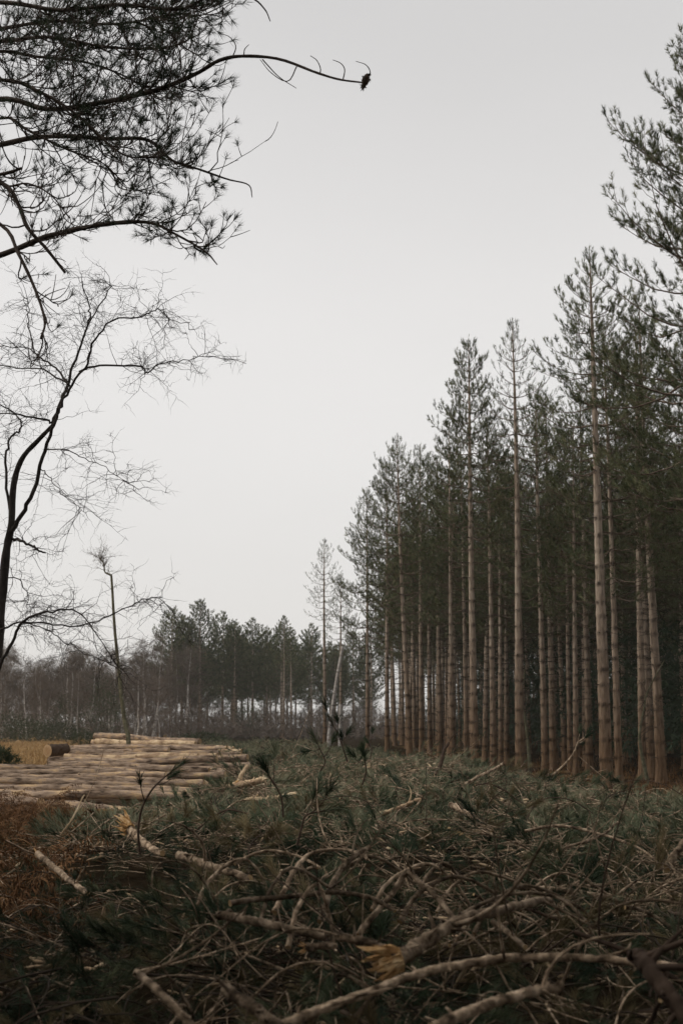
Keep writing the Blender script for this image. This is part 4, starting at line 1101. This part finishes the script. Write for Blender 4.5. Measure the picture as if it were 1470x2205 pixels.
# boughs with needles
def bough_meshes(seed, L, ntw, nn, nl, nw, bend, stems_k=6, r=0.012):
    rs = np.random.default_rng(seed)
    n = 12; s = np.linspace(0, 1, n)
    q = np.column_stack([s * L, 0.15 * L * np.sin(s * rs.uniform(1.5, 3.5)) * rs.choice([-1, 1]), 0.13 * L * np.sin(s * 2.0) * rs.uniform(0.3, 1.0)])
    sm, nm = MB(), MB()
    sm.tubes(q[None], np.linspace(r, r * .4, n)[None], stems_k)
    TP, TD, TS, ps, rr = [q[-1]], [q[-1] - q[-2]], [0.18], [], []
    for k in range(ntw):
        u = 0.25 + 0.72 * (k + rs.uniform(0, .8)) / ntw; i = min(n - 2, int(u * (n - 1)))
        dr = norm(norm(q[i + 1] - q[i]) * .8 + np.array([0, (1 if k % 2 else -1) * rs.uniform(.4, 1.0), rs.uniform(-.15, .35)]))
        l2 = L * rs.uniform(0.18, 0.38); s2 = np.linspace(0, 1, 6)[:, None]
        q2 = q[i] + dr * l2 * s2 + np.array([0, 0, l2 * rs.uniform(-.1, .5)]) * s2 ** 2
        ps.append(q2); rr.append(np.linspace(r * .5, r * .3, 6))
        e = norm(q2[-1] - q2[-2])
        TP.append(q2[-1] - e * .08); TD.append(e); TS.append(rs.uniform(.1, .2))
        if rs.random() < .6:
            TP.append(q2[3]); TD.append(norm(e + rs.normal(size=3) * .3)); TS.append(.14)
    sm.tubes(np.array(ps), np.array(rr), max(3, stems_k - 2))
    nm.needles(np.array(TP), np.array(TD), nn, nl, nw, (0.22, 0.75), np.array(TS), rs, bend=bend)
    return sm, nm
BO = []
for i in range(14):
    rs = np.random.default_rng(1700 + i)
    sm, nm = bough_meshes(1800 + i, rs.uniform(.6, 1.6), rs.integers(4, 12), int(rs.integers(45, 80)), rs.uniform(.11, .17), 0.0034, rs.uniform(.15, .5))
    BO.append((sm.mesh('bough_stem', M['branch'] if i % 3 else M['dark_branch']), nm.mesh('bough_needles', M['dry_needle'] if i in (4, 9, 12) else M['brash_needle'])))
bz = [
    (95, (5.0, 9.4), (-60, 1510), 'sunken pine bough', 'boughs inside the near heap', (0.5, 0.9), 0.30),
    (110, (9.4, 17), (200, 1510), 'dark long-needled bough', 'boughs beyond the near heap', (0.6, 1.0), 0.10),
    (90, (17, 30), (420, 1510), 'green brash bough', 'boughs in the middle of the clearing', (0.7, 1.1), 0.14),
    (48, (30, 58), (480, 1300), 'greyish distant bough', 'boughs close to the standing pines', (0.8, 1.3), 0.18),
]
rs = np.random.default_rng(62)
for cnt, dr_, pr, lab, grp, sc, lift in bz:
    for x, y in scatter(cnt, (lambda y: px_x(pr[0], y), lambda y: px_x(pr[1], y)), dr_, lambda x, y: brash_mask(x, y) > 0.3, rs):
        sm, nm = BO[rs.integers(0, len(BO))]
        o = link('pine_bough', sm, loc=(x, y, float(height(x, y)) + rs.uniform(0, 1) * lift + .02),
                 rot=(rs.normal() * 0.35, rs.normal() * 0.16 - .06, rs.uniform(0, 6.28)), scale=rs.uniform(*sc))
        b1, b2 = between(o.location); hw = heading(o.rotation_euler.z)
        tag(o, pick(lab + ' ' + where(o.location), lab + ' ' + b1, lab + ' pointing %s ' % hw + where(o.location), lab + ' ' + b2, ('large ' if o.scale.x > (sc[0] + sc[1]) / 2 else 'small ') + lab + ' ' + where(o.location), ('large ' if o.scale.x > (sc[0] + sc[1]) / 2 else 'small ') + lab + ' ' + b1), 'pine bough', grp)
        link('needles', nm, o)

# upright sprigs that stick out of the brash
def sprig(pts, r, label, tufts, nl, nw, seed, stem='dark_branch'):
    rs = np.random.default_rng(seed)
    q = spline(tr(pts), 16); o0 = q[0].copy(); q = q - o0
    sm, nm = MB(), MB()
    sm.tubes(q[None], np.linspace(r, r * .45, 16)[None], 6)
    e = norm(q[-1] - q[-2]); TP, TD, TS = [q[-1] - e * .05], [e], [0.16]
    for t in tufts:
        i = int(t * 14); dr = norm(norm(q[i + 1] - q[i]) + rs.normal(size=3) * .8); L = rs.uniform(.12, .3)
        s = np.linspace(0, 1, 5)[:, None]
        q2 = q[i] + dr * L * s + np.array([0, 0, .3 * L]) * s ** 2
        sm.tubes(q2[None], np.linspace(r * .5, r * .3, 5)[None], 5)
        TP.append(q2[-1] - dr * .04); TD.append(q2[-1] - q2[-2]); TS.append(.1)
    nm.needles(np.array(TP), np.array(TD), 70, nl, nw, (0.2, 0.8), np.array(TS), rs, bend=.15)
    o = link('pine_sprig', sm.mesh('sprig_stem', M[stem]), loc=tuple(o0)); tag(o, label, 'pine sprig')
    link('needles', nm.mesh('sprig_needles', M['brash_needle']), o)
sprig([(1175, 1680, 28), (1205, 1655, 28), (1232, 1625, 28), (1243, 1600, 28), (1258, 1588, 28)], .022, 'curved reddish sprig with tufted tip standing up before the thickest pine', (.7, .82, .9), .17, .006, 1, 'branch')
sprig([(748, 1640, 19), (738, 1610, 19), (727, 1580, 19), (716, 1560, 19)], .012, 'dark sprig rising highest above the brash in front of the leaning trunk', (.3, .5, .7, .95), .15, .005, 2)
sprig([(690, 1660, 17), (700, 1640, 17), (690, 1615, 17), (680, 1595, 17)], .010, 'dark sprig with a single tuft left of the highest one', (.5, .8), .15, .005, 3)
sprig([(780, 1690, 16), (788, 1660, 16), (785, 1635, 16)], .010, 'short upright sprig right of the highest one', (.6, .85), .15, .005, 4)
sprig([(302, 1840, 11.5), (298, 1790, 11.5), (306, 1740, 11.5), (328, 1700, 11.5), (352, 1676, 11.6), (372, 1660, 11.6)], .011, 'dark curved sprig hooking over in front of the log yard', (.55, .75), .12, .004, 5)
sprig([(610, 1760, 15), (606, 1720, 15), (592, 1690, 15), (578, 1668, 15)], .011, 'bushy dark sprig beside the pale log', (.5, .7, .85), .18, .005, 6)
sprig([(640, 1820, 12), (650, 1780, 12), (660, 1755, 12), (700, 1745, 12)], .011, 'bent sprig above the arched stems', (.6, .8), .17, .0045, 7)
sprig([(1290, 1740, 22), (1310, 1715, 22), (1350, 1700, 22), (1366, 1685, 22)], .012, 'thin sprig leaning to the right in front of the dark-trunked pines', (.6, .9), .15, .006, 8)
sprig([(795, 1640, 40), (800, 1615, 40), (792, 1600, 40)], .02, 'pale tufted sprig at the crest of the brash', (.6, .9), .2, .01, 9)

# litter: the uncountable rest of the brash
def bake(name, label, templates, places, mat, cat):
    mb = MB()
    for ti, (V0, fl) in enumerate(templates):
        pl = places[ti::len(templates)]
        if len(pl) == 0: continue
        a = pl[:, 4]; ca, sa = np.cos(a), np.sin(a)
        tx, ty = pl[:, 5], pl[:, 6]
        X, Y, Z = V0[:, 0][None], V0[:, 1][None], V0[:, 2][None]
        Z2 = Z + X * tx[:, None] + Y * ty[:, None]
        sc = pl[:, 3][:, None]
        W = np.stack([(X * ca[:, None] - Y * sa[:, None]) * sc + pl[:, 0:1], (X * sa[:, None] + Y * ca[:, None]) * sc + pl[:, 1:2], Z2 * sc + pl[:, 2:3]], -1)
        nV = len(V0); base = mb.n
        mb.v.append(W.reshape(-1, 3)); mb.a.append(np.zeros(W.shape[0] * nV)); mb.n += W.shape[0] * nV
        offs = base + np.arange(len(pl))[:, None, None] * nV
        for F, smo, mi in fl:
            mb.f.append(((F[None] + offs).reshape(-1, F.shape[1]), smo, mi))
    o = link(name, mb.mesh(name, mat)); tag(o, label, cat, None, 'stuff')
    return o
def template(seed, L, ntw, nn, nl, nw):
    sm, nm = bough_meshes(seed, L, ntw, nn, nl, nw, 0.0, 4, 0.010)
    off = sm.n
    fl = [(f, s, 1) for f, s, _ in sm.f] + [(f + off, s, 0) for f, s, _ in nm.f]
    return np.vstack(sm.v + nm.v), fl
def places(n, yr, xl, xr_, rs, lift, sc, thr=0.15, pw=1.0):
    out = []
    while len(out) < n:
        y = yr[0] + (yr[1] - yr[0]) * rs.random() ** pw; x = rs.uniform(xl(y), xr_(y))
        if rs.random() < 0.15 + 1.6 * max(0, float(vnoise(x / 1.3, y / 1.7, 12)) - .38) and rs.random() < float(brash_mask(x, y)) + 0.02 and float(brash_mask(x, y)) > thr * rs.random():
            out.append((x, y, float(height(x, y)) + rs.uniform(-.05, lift), rs.uniform(*sc), rs.uniform(0, 6.28), rs.normal() * .12 - .03, rs.normal() * .12))
    return np.array(out)
rs = np.random.default_rng(70)
TN = [template(1900 + i, .7, 5, 20, 0.13, 0.005) for i in range(5)]
TF = [template(1950 + i, .8, 5, 13, 0.17, 0.012) for i in range(5)]
left = lambda y: px_x(-120, y) - 0.5
right = lambda y: px_x(1590, y) + 0.5
bake('brash_litter', 'tangled pine needles and twigs carpeting the near ground', TN, places(1100, (3.0, 22), lambda y: left(y) - 1.0, lambda y: right(y) + 1.0, rs, .08, (.5, .95), pw=0.8), [M['brash_needle'], M['dead_twig']], 'brash')
bake('brash_litter', 'grey-green felling debris covering the clearing up to the pine stand', TF, places(3600, (18, 110), lambda y: np.maximum(left(y), -14), lambda y: np.minimum(right(y), 14), rs, .12, (.5, 1.15), pw=1.5), [M['brash_litter'], M['branch']], 'brash')
# thin loose twigs all over the brash
tmb = MB(); rs = np.random.default_rng(71)
pl = places(4200, (4.0, 42), left, right, rs, .26, (.5, 1.2), pw=0.9)
s = np.linspace(-.5, .5, 6)[None, :, None]
az = rs.uniform(0, 6.28, len(pl)); L = rs.uniform(.25, .9, len(pl)); bw = rs.normal(size=len(pl)) * .25; el = rs.normal(size=len(pl)) * .25
dv = np.stack([np.cos(az), np.sin(az), el], -1)
Q = pl[:, None, :3] + np.array([0, 0, .05]) + dv[:, None] * L[:, None, None] * s + np.stack([-np.sin(az), np.cos(az), 0.8 + 0 * az], -1)[:, None] * (bw * L)[:, None, None] * (0.25 - s ** 2) * 2
rw = np.linspace(1, .5, 6)[None] * rs.uniform(.0025, .0065, (len(pl), 1)) * (1 + pl[:, 1:2] / 30)
nearm = pl[:, 1] < 11
tmb.tubes(Q[nearm], rw[nearm], 4)
tm2 = MB(); tm2.tubes(Q[~nearm], rw[~nearm], 4)
tag(link('loose_twigs', tm2.mesh('loose_twigs', M['branch'])), 'pale dry twigs strewn over the brash in the middle of the clearing', 'twigs', None, 'stuff')
tag(link('loose_twigs', tmb.mesh('loose_twigs', M['dead_twig'])), 'countless thin dark twigs strewn in the near brash', 'twigs', None, 'stuff')

rs = np.random.default_rng(72)
cp = places(1300, (7, 48), left, right, rs, .12, (.5, 1.2), pw=1.0)
ch = MB(); n = len(cp); d_ = norm(rs.normal(size=(n, 3)) * np.array([1, 1, .35])); L = rs.uniform(.04, .22, n) * (1 + cp[:, 1] / 60); 
Q = cp[:, None, :3] + np.array([0, 0, .06]) + d_[:, None] * L[:, None, None] * np.linspace(-.5, .5, 3)[None, :, None]
ch.tubes(Q, rs.uniform(.008, .02, (n, 1)) * (1 + cp[:, 1:2] / 50) * np.array([[.5, 1, .35]]), 4)
tag(link('wood_chips', ch.mesh('wood_chips', M['log_pale'])), 'pale splinters and chips scattered over the brash', 'wood chips', None, 'stuff')

# ------------------------------------------------------------------ bracken, grass, bushes
def blades(name, label, cat, xy, hgt, width, mat, rs, lean=0.6, per=1):
    mb = MB(); xy = np.asarray(xy); n = len(xy)
    z = height(xy[:, 0], xy[:, 1])
    B = np.column_stack([xy, z - .02])
    az = rs.uniform(0, 6.28, n); h = hgt * rs.uniform(.4, 1.2, n); ln = np.abs(rs.normal(size=n)) * lean
    hd = np.stack([np.cos(az), np.sin(az), 0 * az], -1); sd = np.stack([-np.sin(az), np.cos(az), 0 * az], -1)
    w = (width * rs.uniform(.6, 1.3, n))[:, None] * .5
    mid = B + hd * (ln * h * .35)[:, None] + np.array([0, 0, 1.]) * (h * .6)[:, None]
    tip = B + hd * (ln * h * 1.1)[:, None] + np.array([0, 0, 1.]) * (h * np.maximum(.15, 1 - .45 * ln))[:, None]
    Vv = np.stack([B - sd * w, B + sd * w, mid + sd * w * .8, mid - sd * w * .8, tip], 1).reshape(-1, 3)
    i = np.arange(n)[:, None] * 5
    mb.add(Vv, i + np.array([[0, 1, 2, 3]]), False); mb.f.append((i + np.array([[3, 2, 4]]), False, 0))
    return tag(link(name, mb.mesh(name, mat)), label, cat, None, 'stuff')
rs = np.random.default_rng(80)
def gpts(n, yr, x0, x1, pw=1.0, dens=None):
    out = []
    while len(out) < n:
        y = yr[0] + (yr[1] - yr[0]) * rs.random() ** pw; x = rs.uniform(x0(y), x1(y))
        if dens is None or rs.random() < dens(x, y): out.append((x, y))
    return np.array(out)
blades('dead_grass', 'tawny dead grass beyond and around the log yard', 'grass',
       gpts(26000, (32, 165), lambda y: px_x(-80, y) - 2, lambda y: px_x(330, y), 1.5, lambda x, y: 1 - brash_mask(x, y)), 0.34, 0.03, M['grass'], rs)
blades('stand_grass', 'rusty low grass on the floor of the pine stand', 'grass',
       gpts(7000, (44, 90), lambda y: stand_edge(y) - .5, lambda y: px_x(1520, y), 1.2), 0.25, 0.025, M['bracken'], rs)
blades('dead_bracken', 'rust-brown dead bracken at the near left', 'bracken',
       gpts(6000, (10.5, 29), lambda y: px_x(-120, y) - .6, lambda y: px_x(150, y), 1.2, lambda x, y: vnoise(x * .9, y * .9, 4) ** 1.0 * (1 - .5 * sstep(0, 1, brash_mask(x, y)))), 0.30, 0.008, M['bracken'], rs, 1.2)
def frond(seed):
    rs = np.random.default_rng(seed); L = .5; n = 17; s_ = np.linspace(0, 1, n)
    q = np.column_stack([L * s_, .10 * np.sin(s_ * 3) * rs.normal(), .30 * L * np.sin(s_ * 2.7) + .06])
    mb = MB(); mb.tubes(q[None], np.linspace(.004, .001, n)[None], 3)
    for i in range(3, n):
        for sg in (-1, 1):
            if rs.random() < .15: continue
            l = .15 * (1 - .85 * s_[i]) * rs.uniform(.5, 1.1); d = norm(np.array([.45 + rs.normal() * .2, sg, rs.uniform(-.9, .3)])) * l
            w_ = np.array([.0055, 0, .002]); m_ = q[i] + d * .5 + rs.normal(size=3) * .01
            mb.add([q[i] - w_ * .5, q[i] + w_ * .5, m_ + w_, q[i] + d + np.array([0, 0, -.05 * rs.random()]), m_ - w_], [[0, 1, 2, 4]], False)
            mb.f.append((np.array([[4, 2, 3]]) + mb.n - 5, False, 0))
    return np.vstack(mb.v), mb.f
fp = gpts(1100, (11.0, 29), lambda y: px_x(-110, y) - .4, lambda y: px_x(140, y), 1.2, lambda x, y: 1.3 * max(0, vnoise(x * .9, y * .7, 4) - .25))
fpl = np.column_stack([fp, height(fp[:, 0], fp[:, 1]) + rs.uniform(-.02, .14, len(fp)), rs.uniform(.5, 1.2, len(fp)), rs.uniform(0, 6.28, len(fp)), rs.normal(size=len(fp)) * .35, rs.normal(size=len(fp)) * .35])
bake('bracken_fronds', 'curled rusty bracken fronds at the near left', [frond(i) for i in range(6)], fpl, M['bracken'], 'bracken')
bk = MB(); pts = gpts(300, (10.5, 28), lambda y: px_x(-80, y), lambda y: px_x(215, y), 1.2)
s = np.linspace(0, 1, 7)[None, :, None]; n = len(pts); az = rs.uniform(0, 6.28, n); L = rs.uniform(.25, .8, n)
P0 = np.column_stack([pts, height(pts[:, 0], pts[:, 1])])
Q = P0[:, None] + np.stack([np.cos(az), np.sin(az), rs.uniform(.2, 1.2, n)], -1)[:, None] * L[:, None, None] * s - np.array([0, 0, .8]) * L[:, None, None] * s ** 2
bk.tubes(Q, np.linspace(.005, .002, 7)[None] * np.ones((n, 1)), 4)
tag(link('bracken_stalks', bk.mesh('bracken_stalks', M['bracken'])), 'bent dead bracken stalks among the rusty fronds', 'bracken', None, 'stuff')

def bush(x, y, w, h, label, n=900, mat='bush', seed=0, name='gorse_bush'):
    rs = np.random.default_rng(seed)
    sm, nm = MB(), MB()
    k = 16; ps = []
    for i in range(k):
        d = norm(np.array([rs.normal() * w, rs.normal() * w * .8, h * rs.uniform(.6, 1.3)])) * h * rs.uniform(.5, 1.0)
        s = np.linspace(0, 1, 5)[:, None]; ps.append(d * s + rs.normal(size=(5, 3)) * .06 * h * s)
    sm.tubes(np.array(ps), np.tile(np.linspace(.03, .01, 5), (k, 1)), 4)
    P = rs.normal(size=(n, 3)); P = norm(P) * rs.uniform(.45, 1, (n, 1)) ** .6 * np.array([w / 2, w / 2, h * .55]) * (1 + .22 * rs.normal(size=(n, 1))) + np.array([0, 0, h * .5])
    P[:, 2] = np.abs(P[:, 2])
    nm.needles(P, P - np.array([0, 0, h * .2]) + rs.normal(size=(n, 3)) * .3, 9, .18, .03, (.3, 1.1), .15, rs)
    root = link(name, None, loc=(x, y, float(height(x, y)))); tag(root, label, 'bush', None)
    link('stems', sm.mesh('bush_stems', M['dead_twig']), root); link('foliage', nm.mesh('bush_foliage', M[mat]), root)
bush(px_x(-4, 44), 44, 1.4, 0.95, 'small green bush at the left margin behind the front logs', 500, seed=1)
bush(px_x(15, 150), 150, 9, 3.0, 'dark gorse bush at the foot of the birch wood by the left margin', 1500, seed=2)
bush(px_x(75, 158), 158, 7, 2.2, 'low gorse bush second from the left margin', 1100, seed=3)
bush(px_x(135, 160), 160, 6, 1.9, 'low green bush between white birch stems', 900, seed=4)
bush(px_x(190, 125), 125, 2.6, 1.1, 'small round bush in the grass before the rear log stack', 500, seed=5)
bush(px_x(230, 175), 175, 4.5, 7.0, 'tall dark ivy-covered bush behind the slim birch', 1400, seed=6, name='ivy_bush')
bush(px_x(152, 180), 180, 4.0, 5.5, 'dark ivy-covered shrub in the birch wood', 1200, seed=7, name='ivy_bush')
bush(px_x(535, 200), 200, 3.5, 5.0, 'dark young conifer under the far pines', 1000, seed=8, name='young_conifer')
bush(px_x(440, 118), 118, 4.5, 1.0, 'low bramble bush at the right end of the rear log stack', 700, seed=9, name='bramble_bush')

# leaning snapped trunk and thin crooked saplings at the stand edge
def pole(pts, ra, rb, mat, name, label, twigs=0, seed=0):
    rs = np.random.default_rng(seed)
    q = spline(tr(pts), 20); o0 = q[0].copy(); o0[2] = min(o0[2], float(height(o0[0], o0[1]))) ; q[0, 2] = o0[2] - .1
    q = q - o0
    root = link(name, None, loc=tuple(o0)); tag(root, label, 'tree')
    tm = MB(); tm.tubes(q[None], np.linspace(ra, rb, 20)[None] * (1 + .06 * rs.normal(size=(1, 20))), 8, cap=True)
    link('trunk', tm.mesh(name + '_trunk', M[mat]), root)
    if twigs:
        w = MB(); wander_twigs(w, q, twigs, .5, 1.6, .012, rs, 1, .3, .2, 3, .14, .3)
        link('twigs', w.mesh(name + '_twigs', M['dead_twig']), root)
pole([(708, 1592, 116), (714, 1540, 116), (724, 1470, 116), (738, 1392, 116)], .17, .13, 'birch_far', 'leaning_trunk', 'pale snapped trunk leaning against the lone thin pines', 0, 1)
pole([(733, 1592, 119), (733, 1560, 119), (734, 1515, 119)], .20, .18, 'birch_far', 'broken_stump', 'tall pale snapped stump beside the leaning trunk', 0, 2)
pole([(1140, 1650, 63), (1136, 1600, 63), (1130, 1550, 63), (1122, 1500, 63), (1130, 1440, 63)], .09, .03, 'birch_green', 'crooked_sapling', 'thin crooked sapling just right of the tall sparse-crowned pine', 16, 3)
pole([(1395, 1690, 56), (1380, 1620, 56), (1376, 1580, 56), (1385, 1530, 56), (1393, 1490, 56), (1430, 1420, 56)], .08, .02, 'birch_green', 'crooked_sapling', 'thin crooked sapling between the two darkest edge pines', 14, 4)

ug = MB(); rs = np.random.default_rng(90)
pp = []
while len(pp) < 11000:
    d = rs.uniform(175, 330); px = rs.uniform(-80, 1250)
    x = px_x(px, d)
    if px > 780 and x < float(stand_edge(min(d, 170))) : continue
    pp.append((x, d, rs.uniform(0, 1) ** 1.5 * (4.6 if px > 380 else 6.5) * (0.4 + 0.6 * vnoise(x / 7, d / 9, 6))))
pp = np.array(pp)
ug.needles(pp, np.column_stack([rs.normal(size=(len(pp), 2)) * .6, np.ones(len(pp))]), 9, 1.1, .06, (.2, 1.1), .4, rs)
tag(link('undergrowth', ug.mesh('undergrowth', M['birch_twig'])), 'brown bare undergrowth under the far trees', 'undergrowth', None, 'stuff')

us = MB(); pp = []
while len(pp) < 17000:
    d = rs.uniform(56, 195); x = rs.uniform(-8, .25 * d + 5)
    dp = x - float(stand_edge(min(d, 170)))
    if dp < 6.5 or rs.random() > .25 + .75 * sstep(6, 12, dp): continue
    pp.append((x, d, rs.uniform(0.1, 1) * (4 + 5.5 * vnoise(x / 5, d / 6, 15))))
pp = np.array(pp)
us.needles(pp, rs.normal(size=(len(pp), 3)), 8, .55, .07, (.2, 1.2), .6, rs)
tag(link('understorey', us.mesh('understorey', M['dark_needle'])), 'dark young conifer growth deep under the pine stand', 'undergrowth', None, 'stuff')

# ------------------------------------------------------------------ haze
hz = bpy.data.materials.new('haze'); hz.use_nodes = True
hn = hz.node_tree.nodes; hn.clear()
ho = hn.new('ShaderNodeOutputMaterial'); hv = hn.new('ShaderNodeVolumePrincipled')
hv.inputs['Color'].default_value = (0.91, 0.93, 0.90, 1)
hv.inputs['Density'].default_value = 0.00026
hv.inputs['Anisotropy'].default_value = 0.2
hz.node_tree.links.new(hv.outputs['Volume'], ho.inputs['Volume'])
hb = MB()
c = np.array([[x, y, z] for z in (-2.0, 27.0) for y in (-1010, 1510) for x in (-1010, 1010)], float)
hb.add(c, [[0, 2, 3, 1], [4, 5, 7, 6], [0, 1, 5, 4], [2, 6, 7, 3], [0, 4, 6, 2], [1, 3, 7, 5]], False)
tag(link('haze', hb.mesh('haze', hz)), 'thin pale haze over the clearing', 'haze', None, 'stuff')
